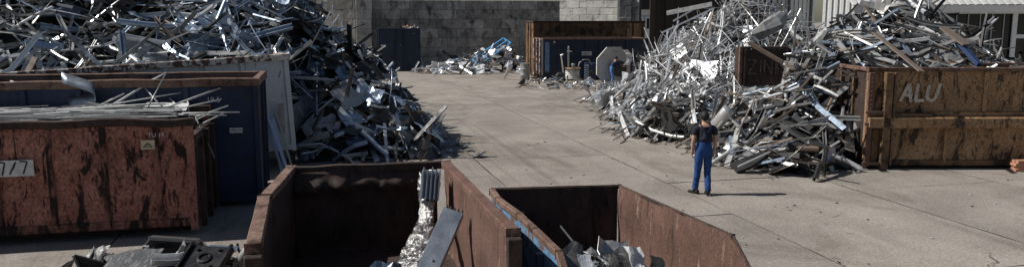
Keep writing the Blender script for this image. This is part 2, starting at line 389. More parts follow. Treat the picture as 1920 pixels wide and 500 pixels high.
block_wall('pale_block_wall', 'sunlit pale block wall at the far corner above the dark blue container', 'wall', (q[0], q[1]), a_, 6.6, 12, 1.15, .52, .45, 'pale_block')
q = atd(1160, 40, 57.0)
block_wall('block_pillar', 'dark block pillar standing right of the sunlit pale block wall', 'pillar', (q[0], q[1]), R(-14), .92, 7, .92, .8, .8, 'block')
# pale shed far behind
q = atd(1180, 40, 72.0)
sh = thing('corrugated_shed', 'small pale corrugated shed under a black roof far behind the containers', 'shed', (q[0], q[1], 0), R(-14))
MB().bx(0, 2.9, .06, 3, 0, 4.3).build('wall', 'cladding_grey', sh)
rb = MB()
for k in range(15): rb.bx(.05 + k * .19, .15 + k * .19, 0, .058, 4.32, 4.75)
for k in range(15): rb.bx(.155 + k * .19, .235 + k * .19, .03, .06, 4.32, 4.75)
rb.build('corrugated_fascia', 'cladding', sh)
for k in range(2):
    d = MB().bx(.25 + k * 1.25, 1.25 + k * 1.25, .01, .055, 1.8, 4.1).build('door', 'cladding', sh)
    MB().bx(.36 + k * 1.25, 1.14 + k * 1.25, -.01, .008, 3.0, 3.95).build('pane', 'glass', d)
MB().bx(-.2, 4.2, -.3, 3.2, 4.8, 8.5).build('roof', 'black_roof', sh)
# brown steel hall
q = atd(1219, 40, 43.5)
hall = thing('steel_hall', 'dark brown steel hall behind the right scrap heap with a tall edge column', 'building', (q[0], q[1], 0), R(-14))
MB().bx(0, .22, -.05, .25, 0, 9).bx(-.03, .25, -.11, -.052, 0, 9).build('column', 'brown_steel', hall)
for k in range(11):
    m = MB()
    x = .26 + k * .6
    m.add([(x, .10, 0), (x + .14, .10, 0), (x + .2, .16, 0), (x + .55, .16, 0), (x + .595, .10, 0), (x + .595, .3, 0), (x, .3, 0)] +
          [(x, .10, 9), (x + .14, .10, 9), (x + .2, .16, 9), (x + .55, .16, 9), (x + .595, .10, 9), (x + .595, .3, 9), (x, .3, 9)],
          [(i, (i + 1) % 7, (i + 1) % 7 + 7, i + 7) for i in range(7)] + [(6, 5, 4, 3, 2, 1, 0), (7, 8, 9, 10, 11, 12, 13)])
    m.build('cladding_panel', 'brown_steel', hall)
MB().bx(.3, 6.8, .02, .098, 1.9, 2.1).build('rail', 'rust_rail', hall)
# pale corrugated buildings behind the heap
def ribbed(name, label, px, d, rz, L, H, mat, pitch, n0=0.0):
    q = atd(px, 40, d); t = thing(name, label, 'building', (q[0], q[1], 0), rz)
    MB().bx(0, L, .065, 4, 0, H).build('wall', mat, t)
    n = int(L / pitch); me = MB().bx(0, pitch * .42, 0, .063, .02, H - .02).mesh('cladding_rib', mat)
    for k in range(n): link('cladding_rib', me, t, (k * pitch + .03, 0, 0))
    MB().bx(-.05, L + .05, -.06, 4.1, H + .003, H + .2).build('roof_edge', 'gutter', t)
    return t
ribbed('clad_hall', 'bright white ribbed metal hall in the gap between the two heap tops', 1541, 42, R(-50), 4.6, 8, 'cladding', .3)
sh2 = ribbed('clad_hall', 'grey white ribbed wall with dark frames behind the tangle of strips', 1432, 46, R(-14), 3.0, 7.5, 'cladding_grey', .25)
for k in range(3): MB().bx(.1 + k * 1.3, .2 + k * 1.3, -.12, -.002, 0, 7).build('frame_post', 'dark', sh2)
# low building with dark windows
q = atd(1600, 40, 38)
BL = 11.5
bd = thing('workshop_building', 'low workshop with dark glazed front, white frames and pale corrugated roof', 'building', (q[0], q[1], 0), R(-24))
MB().bx(0, BL, .1, 6, 0, 1.3).build('wall', 'cladding', bd)
MB().bx(0, BL, .25, 6, 1.31, 4.05).build('room', 'black_roof', bd)
bay = .52; n = int(BL / bay)
for k in range(n):
    pn = MB().bx(k * bay + .035, (k + 1) * bay - .035, .16, .175, 1.34, 4.04).build('window_pane', 'glass', bd)
for k in range(n + 1):
    MB().bx(k * bay - .018, k * bay + .018, .08, .15, 1.32, 4.06).build('mullion', 'cladding_grey', bd)
for wx in (7.2, 10.2):
    fr = MB().bx(wx - .1, wx + .1, -.02, .078, 1.32, 4.06).bx(wx + 1.02, wx + 1.22, -.02, .078, 1.32, 4.06).bx(wx + .102, wx + 1.018, -.01, .078, 2.90, 3.08).build('window_frame', 'gutter', bd)
    MB().bx(wx + .55, wx + .59, .0, .075, 3.085, 4.06).build('glazing_bar', 'gutter', fr)
MB().bx(-.1, BL + .1, -.35, .3, 4.07, 4.12).build('soffit', 'gutter', bd)
MB().prism([(0, 0), (.06, 0), (.06, .32), (-.1, .32)], 0, BL + .2).build('fascia', 'gutter', bd, loc=(BL + .1, -.42, 4.12), rot=(0, 0, R(90)))
rm = MB()
pit = .34; nr = int((BL + .4) / pit)
for k in range(nr):
    x = -.2 + k * pit
    sec = [(x, 0), (x + .1, .025), (x + .24, .025), (x + pit, 0)]
    for (xa, za), (xb, zb) in zip(sec, sec[1:]):
        rm.add([(xa, -.45, 4.46 + za), (xb, -.45, 4.46 + zb), (xb, 6, 7.0 + zb), (xa, 6, 7.0 + za)], [(0, 1, 2, 3)])
rm.add([(-.2, -.45, 4.44), (BL + .2, -.45, 4.44), (BL + .2, 6, 6.97), (-.2, 6, 6.97)], [(3, 2, 1, 0)])
rm.build('roof', 'roof_grey', bd)

# ================================================================== containers
def plate(m, x0, x1, z0, z1, yf, th, amp, sc, seed, nx, nz_):   # dented steel plate facing -y
    m.sheet(lambda u, v: (x0 + (x1 - x0) * u, yf + amp * (nz((x0 + (x1 - x0) * u) * sc, (z0 + (z1 - z0) * v) * sc, seed)), z0 + (z1 - z0) * v), nx, nz_, th)
    return m
def container(name, label, loc, rz, L, W, H, mw, mr, ribs, rail=.14, rib_w=.1, rib_d=.07, lift=.16, tilt=0.0, amp=.02, left_low=0.0, right_low=0.0, mid_rail=None, back=None, rib_mat=None, foot_mat=None, floor_z=.2, cat='container', rim_wob=0.0, mi_=None):
    """open topped steel container: local x along its front, y to its back"""
    t = thing(name, label, cat, loc, rz)
    if tilt: t.rotation_euler = (0, tilt, rz)
    mi_ = mi_ or mw
    f = MB(); plate(f, .05, L - .05, lift + .1, H - rail + .01, rib_d, .025, amp, 1.7, 3.1 + len(label), max(6, int(L * 4)), 9); f.build('front_wall', mw, t)
    f = MB(); plate(f, .05, L - .05, lift + .1, H - rail + .01, W - rib_d, .025, amp, 1.7, 9.7, max(6, int(L * 3)), 6); f.build('back_wall', back or mi_, t)
    for nm, x, low in (('left_wall', .03, left_low), ('right_wall', L - .03, right_low)):
        f = MB(); f.sheet(lambda u, v: (x + amp * nz(u * 3, v * 3, x), rib_d + .02 + (W - 2 * rib_d - .04) * u, lift + .1 + (H - rail - lift - .09 - low) * v), 6, 6, .025); f.build(nm, mi_, t)
        for yy in (W * .33, W * .66):
            MB().bx(x + (.016 if x > 1 else -.076), x + (.076 if x > 1 else -.016), yy - .04, yy + .04, lift + .1, H - rail - low).build('end_post', foot_mat or mw, t)
    # corner posts, top rails, bottom rails
    for x in (0, L - rib_w * 1.2):
        for y in (0, W - rib_w * 1.2):
            MB().bx(x, x + rib_w * 1.2, y, y + rib_w * 1.2, lift * .5, H - rail - .002).build('corner_post', mw, t, bevel=.012)
    def railbar(y0, y1, x0, x1):
        m = MB(); n = max(2, int((x1 - x0) / .35))
        for k in range(2):
            pass
        if x1 - x0 > 1:
            def wv(x): return rim_wob * nz(x * 1.1, y0, 4.4)
            V = []; Fc = []
            for i in range(n + 1):
                x = x0 + (x1 - x0) * i / n; dz = wv(x); dy = wv(x + 9) * .6
                V += [(x, y0 + dy, H - rail + dz), (x, y1 + dy, H - rail + dz), (x, y1 + dy, H + dz), (x, y0 + dy, H + dz)]
            for i in range(n):
                a = i * 4
                Fc += [(a + k, a + 4 + k, a + 4 + (k + 1) % 4, a + (k + 1) % 4) for k in range(4)]
            Fc += [(3, 2, 1, 0), (n * 4, n * 4 + 1, n * 4 + 2, n * 4 + 3)]
            m.add(V, [tuple(reversed(q)) for q in Fc])
        return m.build('top_rail', mr, t, bevel=.012)
    railbar(-.03, .11, -.03, L + .03); railbar(W - .11, W + .03, -.03, L + .03)
    for x0, low in ((-.03, left_low), (L - .11, right_low)):
        MB().bx(x0, x0 + .14, .113, W - .113, H - rail - low, H - .004 - low).build('top_rail', mr, t, bevel=.012)
    MB().bx(0, L, .005, .13, lift - .02, lift + .12).build('bottom_rail', foot_mat or mw, t, bevel=.01)
    MB().bx(.05, L - .05, .13, W - .05, lift, lift + .05).build('floor', mi_, t)
    for y in (W * .25, W * .75): MB().bx(.1, L - .1, y - .06, y + .06, .0, lift - .003).build('skid', 'rust_dark', t)
    for x in ribs: MB().bx(x - rib_w / 2, x + rib_w / 2, .0, rib_d - .012, lift + .122, H - rail - .003).build('rib', rib_mat or mw, t, bevel=.01)
    if mid_rail: MB().bx(.13, L - .13, -.02, rib_d - .02, mid_rail - .075, mid_rail + .075).build('mid_rail', mr if mid_rail < 0 else mw, t, bevel=.02)
    return t

# rusty orange container, left foreground
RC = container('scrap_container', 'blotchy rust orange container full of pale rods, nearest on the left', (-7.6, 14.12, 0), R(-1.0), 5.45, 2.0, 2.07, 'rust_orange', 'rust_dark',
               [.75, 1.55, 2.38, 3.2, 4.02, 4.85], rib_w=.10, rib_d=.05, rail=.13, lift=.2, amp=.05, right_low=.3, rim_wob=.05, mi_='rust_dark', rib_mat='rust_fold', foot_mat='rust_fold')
for k, y in enumerate((.25, .95, 1.65)): MB().bx(5.475, 5.56, y, y + .09, .1, 1.75 if k else 1.5).build('gate_post', 'rust_dark', RC)
NP = float(atY(65, 299, 14.1)[0]) + 7.6
st = MB().sheet(lambda u, v: (NP - .78 + .78 * u, -.035, 1.18 + .27 * v), 3, 2, .008).build('number_plate', 'sticker', RC)
for a, b in (((1.70, 1.20), (1.80, 1.43)), ((1.84, 1.19), (1.78, 1.30)), ((1.90, 1.43), (2.0, 1.41)), ((2.0, 1.41), (1.95, 1.2)), ((2.06, 1.22), (2.16, 1.42)), ((2.16, 1.42), (2.11, 1.30)), ((2.22, 1.43), (2.33, 1.42)), ((2.33, 1.42), (2.26, 1.22))):
    MB().bar((a[0] + NP - 2.42, -.043, a[1]), (b[0] + NP - 2.42, -.043, b[1]), .022, .005, 0, (0, -1, 0)).build('digit_stroke', 'ink', st)
st = MB().sheet(lambda u, v: (4.62 + .22 * u, -.02, 1.55 + .16 * v), 2, 2, .006).build('warning_label', 'cream', RC)
mk = MB()
mk.bar((4.66, -.026, 1.585), (4.73, -.026, 1.66), .011, .004, 0, (0, -1, 0)).bar((4.73, -.026, 1.66), (4.79, -.026, 1.60), .011, .004, 0, (0, -1, 0)).bar((4.67, -.026, 1.60), (4.80, -.026, 1.585), .009, .004, 0, (0, -1, 0)).bar((4.70, -.026, 1.63), (4.77, -.026, 1.63), .007, .004, 0, (0, -1, 0))
mk.build('warning_symbol', 'ink', st)
text_mesh('TU 19', .1, 'container_number', 'sticker', RC, (4.74, -.03, 1.76), (R(90), 0, 0))
# blue container behind it
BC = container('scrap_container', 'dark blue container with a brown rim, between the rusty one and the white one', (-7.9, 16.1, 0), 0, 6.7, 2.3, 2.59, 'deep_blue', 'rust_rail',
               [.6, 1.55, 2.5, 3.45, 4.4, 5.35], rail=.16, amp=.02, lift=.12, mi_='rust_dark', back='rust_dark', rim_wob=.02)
text_mesh('19.5', .15, 'container_number', 'sticker', BC, (5.72, -.012, 2.12), (R(90), 0, 0))
st = MB().bx(6.12, 6.36, -.009, .045, 1.50, 1.60).build('sticker', 'sticker', BC)
text_mesh('UMA 24', .062, 'sticker_print', 'ink', st, (6.13, -.0105, 1.53), (R(90), 0, 0), .001)
# white container
wa = R(12); wl = 6.9
WC = container('scrap_container', 'scratched white container with chipped rusty rim beneath the left scrap heap', (-.62 - wl * math.cos(wa), 20.0 - wl * math.sin(wa), .06), wa, wl, 2.3, 2.5, 'white_steel', 'chipped_white',
               [.5, 1.4, 2.3, 3.2, 4.1, 5.0, 5.8], rail=.15, lift=.12, tilt=R(-2.9), amp=.015, mi_='rust_dark', back='rust_red', rim_wob=.015)
# ochre container on the right
OC = container('scrap_container', 'ochre container with painted letters ALU, at the front of the right heap', tuple(atz(1618, 316)[:2]) + (0,), R(-14), 6.1, 2.35, 2.56, 'ochre', 'rust_rail',
               [], rail=.10, lift=.10, amp=.035, mi_='rust_dark', foot_mat='ochre_dark', rib_w=.12, rim_wob=.02)
MB().bx(.0, 6.1, -.16, .045, 1.05, 1.33).build('waist_beam', 'ochre', OC, bevel=.03)
MB().bx(.02, 6.08, -.10, .05, 1.335, 1.42).build('shadow_lip', 'ochre_dark', OC)  # dark strip above the beam, added to strengthen its shadow line
MB().bx(.36, .56, -.16, .04, .0, 2.45).build('door_post', 'ochre_dark', OC, bevel=.015)
MB().bx(.60, .66, -.12, .04, .1, 2.44).build('door_edge', 'rust_rail', OC, bevel=.01)
MB().bx(-.02, .13, -.08, -.002, .1, 2.44).build('hinge_post', 'rust_red', OC, bevel=.01)
for k in range(9): MB().lathe([(.022, 0), (.022, .03), (.012, .04)], 8, (.055, -.082, 1.42 + k * .11), rot=Matrix.Rotation(R(90), 3, 'X')).build('bolt', 'rust_dark', OC)
for z in (.12, 1.12, 1.42): MB().bx(-.08, .355, -.14, -.09, z, z + .07).build('hinge_bar', 'rust_rail', OC)
MB().bx(.18, .34, .0, .04, .2, 1.0).build('door_panel', 'ochre_dark', OC)
MB().bx(2.0, 2.08, -.02, .04, .2, 1.04).build('rib', 'ochre', OC); MB().bx(5.0, 5.12, -.03, .04, .2, 1.04).build('rib', 'ochre', OC)
MB().bx(2.9, 3.0, .0, .04, 1.45, 2.44).build('rib', 'ochre', OC)
def strokes(name, mat, parent, lines, y, wdt, jit=.008):
    for ln in lines:
        m = MB()
        for a, b in zip(ln, ln[1:]): m.bar((a[0], y, a[1]), (b[0], y, b[1]), wdt, .004, 0, (0, -1, 0)); y -= .0007
        m.build(name, mat, parent)
AX, AZ, s_ = .83, 1.66, 1.0
strokes('painted_letter', 'chalk', OC, [
    [(AX, AZ + .05), (AX + .20, AZ + .50), (AX + .27, AZ + .03)], [(AX + .04, AZ + .20), (AX + .30, AZ + .23)],
    [(AX + .42, AZ + .50), (AX + .38, AZ + .06), (AX + .60, AZ + .08)],
    [(AX + .70, AZ + .46), (AX + .66, AZ + .14), (AX + .76, AZ + .05), (AX + .88, AZ + .13), (AX + .97, AZ + .50)]], .018, .082)
# far dark blue container and the tall brown one behind it
q = atz(1018, 151)
FC = container('scrap_container', 'dark blue container with a pale board and number plate across the far yard', (q[0], q[1], 0), R(-3), 7.0, 2.9, 2.64, 'far_blue', 'rust_rail',
               [1.0, 1.9, 2.8, 3.7, 4.6, 5.5], rail=.1, lift=.1, amp=.02, mi_='rust_dark')
MB().bx(.125, .4, -.012, .05, .5, 2.4).build('faded_panel', 'bright_blue', FC)
MB().lathe([(.07, 0), (.07, .02)], 10, (.72, -.01, 2.40), rot=Matrix.Rotation(R(90), 3, 'X')).build('lamp', 'cream', FC)
for y in (.6, 1.5, 2.4): MB().bx(-.075, -.0, y, y + .14, .1, 2.6).build('end_brace', 'chipped_white', FC)
st = MB().bx(2.52, 3.16, -.03, -.005, 1.55, 1.80).build('number_plate', 'sticker', FC)
text_mesh('00671', .22, 'plate_print', 'ink', st, (2.56, -.032, 1.595), (R(90), 0, 0), .001)
q = atd(1000, 40, 52.3)
TC = container('scrap_container', 'tall blackened brown container standing behind the far dark blue one', (q[0], q[1], 0), R(-3), 7.9, 2.4, 3.72, 'ochre_dark', 'rust_dark', [1.4, 2.8, 4.2, 5.6, 6.7], rail=.12, lift=.1, amp=.03)
MB().bx(6.6, 6.95, -.006, .05, 2.4, 3.58).build('lit_patch', 'ochre', TC); MB().bx(7.1, 7.6, -.006, .05, 2.5, 3.55).build('lit_patch', 'ochre', TC)  # lighter ochre patches paint sunlight on the dark front
# far left blue container by the back wall
q = atz(711, 134)
LC = container('scrap_container', 'lone dark navy container by the dark block wall with scrap on top', (q[0], q[1], 0), R(-3), 3.1, 2.6, 3.18, 'far_blue', 'far_blue', [1.3, 1.8], rail=.08, lift=.06, amp=.015, rib_w=.05, mi_='rust_dark')
for pts in ([(1.3, 3.05), (1.27, 2.2), (1.15, 1.3), (1.02, .4)], [(1.85, 3.05), (1.9, 2.2), (2.05, 1.2), (2.2, .3)]):
    MB().tube([(p[0], -.03, p[1]) for p in pts], .035, 6).build('curved_bar', 'far_blue', LC)
MB().bx(.16, .42, -.01, .05, 1.85, 1.97).build('sticker', 'sticker', LC); MB().bx(2.5, 2.72, -.01, .05, 2.75, 2.81).build('sticker', 'bright_blue', LC)
MB().bx(1.55, 1.66, -.012, .05, 1.93, 1.97).build('latch', 'drum', LC)
# rust container end with ZINK buried in the right heap
q = atd(1384, 165, 28.5); zr = R(-14)
zb = 3.7 - (165 - 40) * 28.5 / FPX
ZK = thing('scrap_container', 'dark rust container end with faded letters ZINK half buried in the right heap', 'container', (q[0], q[1], 0), zr)
zt = zb + 1.55
m = MB(); plate(m, .13, 1.75, .1, zt - .1, .05, .03, .03, 1.5, 2, 7, 8); m.build('front_wall', 'rust_dark', ZK)
MB().bx(0, .12, -.02, .14, 0, zt).build('corner_post', 'rust_rail', ZK, bevel=.015); MB().bx(.17, .23, -.01, .04, .05, zt - .09).build('door_edge', 'rust_rail', ZK)
MB().bx(.125, 1.8, -.01, .1, zt - .095, zt - .002).build('top_rail', 'rust_dark', ZK, bevel=.015)
MB().bx(1.78, 1.9, .0, .14, 0, zt - .1).build('corner_post', 'rust_dark', ZK)
MB().bx(.0, .06, .15, .6, .1, zt - .05).build('left_wall', 'rust_dark', ZK); MB().bx(1.84, 1.9, .15, .6, .1, zt - .05).build('right_wall', 'rust_dark', ZK)
lz = zb + .55
strokes('painted_letter', 'faint', ZK, [[(.34, lz + .5), (.62, lz + .5), (.36, lz), (.66, lz)], [(.80, lz + .5), (.80, lz)],
    [(.94, lz), (.94, lz + .5), (1.22, lz), (1.22, lz + .5)], [(1.36, lz), (1.36, lz + .5)], [(1.6, lz + .5), (1.38, lz + .25), (1.62, lz)]], .012, .06)

# ================================================================== the two open skips in the foreground
def wall_run(t, name, path, z0, z1, th, mat, amp, seed, out=1, n=10):
    """dented plate following plan points, top z1 (number or list)"""
    P = [Vector((p[0], p[1], 0)) for p in path]
    seg = [0]
    for a, b in zip(P, P[1:]): seg.append(seg[-1] + (b - a).length)
    z1s = z1 if isinstance(z1, (list, tuple)) else [z1] * len(P)
    def fn(u, v):
        s = u * seg[-1]; k = 0
        while k < len(seg) - 2 and s > seg[k + 1]: k += 1
        f = (s - seg[k]) / (seg[k + 1] - seg[k]); p = P[k].lerp(P[k + 1], f); zt_ = z1s[k] + (z1s[k + 1] - z1s[k]) * f
        d = (P[k + 1] - P[k]).normalized(); nn = Vector((-d.y, d.x, 0)); z = z0 + (zt_ - z0) * v
        q = p + nn * amp * nz(s * 1.5, z * 1.8, seed)
        return (q.x, q.y, z)
    m = MB(); m.sheet(fn, n, 8, th); return m.build(name, mat, t, smooth=False)
def rim(t, a, b, z, wdt, h, mat, name='rim', za=None, zb=None, wob=0.0, seed=0):
    A = Vector((a[0], a[1], z if za is None else za)); Bv = Vector((b[0], b[1], z if zb is None else zb))
    d = Bv - A; n = max(2, int(d.length / .3)); sd = Vector((-d.y, d.x, 0)).normalized(); V = []; F = []
    for i in range(n + 1):
        u = i / n; p = A + d * u + Vector((0, 0, wob * nz(u * d.length * 2, seed, 1))) + sd * wob * nz(u * d.length * 1.4, seed, 7)
        V += [p - sd * wdt / 2 - Vector((0, 0, h)), p + sd * wdt / 2 - Vector((0, 0, h)), p + sd * wdt / 2, p - sd * wdt / 2]
    for i in range(n): F += [(i * 4 + (k + 1) % 4, i * 4 + 4 + (k + 1) % 4, i * 4 + 4 + k, i * 4 + k) for k in range(4)]
    F += [(0, 1, 2, 3), (n * 4 + 3, n * 4 + 2, n * 4 + 1, n * 4)]
    return MB().add(V, [tuple(reversed(q)) for q in F]).build(name, mat, t, bevel=.01)
A = thing('open_skip', 'large open rusty skip in front holding a foil bundle and grey profile', 'skip', (0, 0, 0))
wall_run(A, 'left_wall', [(-.46, 12.05), (-.72, 10.15), (-.70, 7.9)], .1, 1.4, .03, 'rust_dark', .05, 1, n=16)  # shade on left and back walls is put into their darker rust
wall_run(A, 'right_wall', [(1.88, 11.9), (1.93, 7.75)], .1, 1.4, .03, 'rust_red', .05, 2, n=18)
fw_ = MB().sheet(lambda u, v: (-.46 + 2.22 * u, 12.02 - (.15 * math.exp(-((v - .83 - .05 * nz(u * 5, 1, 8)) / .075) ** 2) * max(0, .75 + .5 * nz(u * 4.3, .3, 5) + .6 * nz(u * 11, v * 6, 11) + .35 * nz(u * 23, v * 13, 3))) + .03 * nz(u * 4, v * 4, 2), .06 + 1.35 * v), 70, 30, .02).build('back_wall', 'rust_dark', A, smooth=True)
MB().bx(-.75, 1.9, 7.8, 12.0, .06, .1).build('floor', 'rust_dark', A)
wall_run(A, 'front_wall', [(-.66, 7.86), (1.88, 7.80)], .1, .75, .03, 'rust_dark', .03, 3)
rim(A, (-.46, 12.08), (1.84, 12.02), 1.5, .1, .12, 'rust_dark', wob=.02, seed=4)
rim(A, (-.47, 12.16), (-.73, 10.17), 1.5, .15, .10, 'rust_rail', wob=.01, seed=1)
rim(A, (-.745, 10.16), (-.71, 7.93), 1.485, .16, .10, 'rust_rail', wob=.01, seed=2)
rim(A, (1.90, 12.0), (1.955, 7.78), 1.5, .15, .10, 'rust_red', wob=.012, seed=3)
MB().bx(-.80, -.62, 7.82, 7.93, .0, 1.38).build('end_post', 'rust_dark', A, bevel=.012); MB().bx(1.87, 2.03, 7.68, 7.78, .0, 1.42).build('end_post', 'rust_dark', A, bevel=.012)
for y in (8.8, 9.9, 11.0): MB().bx(1.95, 2.03, y, y + .1, .05, 1.395).build('rib', 'rust_dark', A); 
for y in (8.6, 9.5): MB().bx(-.83, -.74, y, y + .1, .05, 1.38).build('rib', 'rust_dark', A)
Bk = thing('open_skip', 'smaller open skip with blue outer side and brown inside, in the front middle', 'skip', (0, 0, 0))
zB = 1.2
LB = [(2.47, 11.12), (2.43, 10.55), (2.50, 9.6), (2.50, 7.86), (2.53, 7.2)]
wall_run(Bk, 'left_wall', LB, .08, [1.12, 1.12, 1.12, 1.12, .55], .03, 'bright_blue', .02, 6, n=18)
wall_run(Bk, 'right_wall', [(4.42, 10.88), (4.67, 7.95), (4.72, 7.2)], .08, [1.195, 1.195, .6], .025, 'rust_red', .035, 7, n=18)  # sunlit side painted in lighter rust than the shaded back wall
wall_run(Bk, 'back_wall', [(2.50, 11.13), (4.40, 10.9)], .08, 1.195, .025, 'rust_dark', .03, 8, n=10)
wall_run(Bk, 'front_wall', [(2.53, 7.19), (4.72, 7.19)], .08, .5, .03, 'rust_dark', .02, 9)
MB().bx(2.45, 4.7, 7.2, 11.0, .05, .08).build('floor', 'rust_dark', Bk)
for i, (p, q_) in enumerate(zip(LB, LB[1:])): rim(Bk, p, q_, zB, .09, .085, 'rust_rail', za=zB, zb=zB if i < 3 else .62, wob=.006, seed=20 + i)
rim(Bk, (4.43, 10.9), (4.68, 7.95), zB + .012, .035, .05, 'rust_dark', wob=.006, seed=31); rim(Bk, (4.68, 7.95), (4.73, 7.2), zB, .035, .05, 'rust_dark', za=zB + .01, zb=.62, seed=32)
rim(Bk, (2.46, 11.15), (4.42, 10.92), zB + .012, .035, .05, 'rust_dark', wob=.006, seed=33)
for y in (8.4, 9.4, 10.3): MB().bx(2.40, 2.475, y, y + .09, .05, 1.0).build('rib', 'deep_blue', Bk)

# ================================================================== scrap heaps
def lib_strip(L, wd, curv, twist, th, seed):
    r = random.Random(seed); a = r.uniform(0, 6); c2 = r.uniform(-.6, .6) * curv; kink = r.uniform(.3, .7); ka = r.choice((0, 0, r.uniform(-.8, .8)))
    def fn(u, v):
        x = (u - .5) * L; z = curv * (u - .5) ** 2 * L + c2 * math.sin(u * 6.3 + a) * .25 + max(0, u - kink) * L * ka; y = c2 * math.sin(u * 4 + a) * .4
        t_ = twist * (u - .5); q = (v - .5) * wd
        return (x, y + q * math.cos(t_), z + q * math.sin(t_))
    return MB().sheet(fn, 7, 1, th)
def lib_profile(L, sec, th, seed, bend):
    r = random.Random(seed); k = r.uniform(.25, .75); ka = bend * r.uniform(-1, 1); kb = bend * r.uniform(-.6, .6); m = MB()
    for a, b in zip(sec, sec[1:]):
        def fn(u, v, a=a, b=b):
            y = a[0] + (b[0] - a[0]) * v; z = a[1] + (b[1] - a[1]) * v; e = max(0, u - k) * L
            return ((u - .5) * L, y + e * kb, z + e * ka)
        m.sheet(fn, 3, 1, th)
    return m
def lib_tube(L, r_, seed, bend):
    r = random.Random(seed); b = bend * r.uniform(-1, 1); n = 9; pts = [((u - .5) * L, 0, b * (u - .5) ** 2 * L) for u in (0, .3, .65, 1)]
    return MB().tube(pts, r_, n, 0, False).tube(pts, r_ * .86, n, 0, False)
def lib_box(L, a, b, seed):
    return MB().box((0, 0, 0), (L, a, b)) if seed % 3 else lib_profile(L, [(-a / 2, -b / 2), (a / 2, -b / 2), (a / 2, b / 2), (-a / 2, b / 2), (-a / 2, -b / 2)], .012, seed, .1)
def lib_sheet(L, W, crump, seed, nx=6, ny=5):
    r = random.Random(seed); off = [r.uniform(0, 50) for _ in range(3)]; fold = r.uniform(-1.1, 1.1) * min(1, crump * 6); fx = r.uniform(.3, .7)
    sk = r.uniform(-.3, .3)
    jag = [r.uniform(-.08, .08) for _ in range(40)]
    def fn(u, v):
        x = (u - .5) * L + sk * (v - .5) * W + (jag[int(v * ny)] * L if u in (0, 1) else 0); y = (v - .5) * W + (jag[20 + int(u * nx)] * W if v in (0, 1) else 0)
        z = crump * 2.2 * (abs(nz(x * 2.1 + off[0], y * 2.1, off[1])) - .25) + crump * nz(x * 5, y * 5 + off[2], 2) + max(0, u - fx) * L * fold
        return (x, y, z)
    return MB().sheet(fn, nx, ny, .006)
LIB = {'strip': [], 'profile': [], 'plank': [], 'sheet': [], 'pipe': [], 'wire': []}
for i in range(16):
    L = random.uniform(1.1, 3.2); LIB['strip'].append((L, .08, lib_strip(L, random.uniform(.03, .09), random.uniform(-.35, .35), random.uniform(-2.5, 2.5), .006, i)))
    L = random.uniform(1.8, 4.2); LIB['wire'].append((L, .04, lib_strip(L, random.uniform(.018, .04), random.uniform(-.35, .35), random.uniform(-1, 1), .012, 70 + i)))
for i in range(16):
    L = random.uniform(.6, 1.9); a = random.uniform(.05, .15); b = random.uniform(.03, .09)
    sec = [[(-a / 2, b), (-a / 2, 0), (a / 2, 0), (a / 2, b)], [(-a / 2, 0), (a / 2, 0), (a / 2, b)], [(-a / 2, b), (-a / 2, 0), (a / 2, 0), (a / 2, b), (a / 4, b)], [(-a / 2, 0), (-a / 6, b * .5), (a / 6, 0), (a / 2, b * .5)]][i % 4]
    LIB['profile'].append((L, a, lib_profile(L, sec, .008, i, .7)))
for i in range(14):
    L = random.uniform(.6, 1.9); a = random.uniform(.06, .18); b = random.uniform(.02, .07); LIB['plank'].append((L, a, lib_box(L, a, b, i)))
for i in range(18):
    L = random.uniform(.4, 1.15); W = random.uniform(.3, .9) * min(L, 1.1); LIB['sheet'].append((L, W, lib_sheet(L, W, random.choice((.02, .06, .12, .2)), i)))
for i in range(8):
    L = random.uniform(.6, 2.0); r_ = random.uniform(.03, .10); LIB['pipe'].append((L, 2 * r_, lib_tube(L, r_, i, .3)))
NAME = {'strip': 'metal_strip', 'wire': 'thin_metal_strip', 'profile': 'metal_profile', 'plank': 'metal_bar', 'sheet': 'metal_sheet', 'pipe': 'metal_pipe'}
WORD = {'strip': ('strip', 'metal strip'), 'wire': ('thin strip', 'thin strip'), 'profile': ('folded profile', 'metal profile'), 'plank': ('flat bar', 'metal bar'), 'sheet': ('crumpled sheet', 'metal sheet'), 'pipe': ('pipe', 'metal pipe')}
TONES = ['bright', 'grey', 'bluish', 'dark', 'brown', 'foil']
TONEW = {'bright': 'bright silver', 'grey': 'dull grey', 'bluish': 'blue grey', 'dark': 'blackened', 'brown': 'brown stained', 'foil': 'shiny'}
LIBNP = {k: [(L, W, np.array([tuple(p) for p in m.v]), m.f) for L, W, m in v] for k, v in LIB.items()}
_cache = {}
def lib_mesh(kind, i, tone):
    if (kind, i, tone) not in _cache: _cache[(kind, i, tone)] = LIB[kind][i][2].mesh(NAME[kind], tone)
    return _cache[(kind, i, tone)]

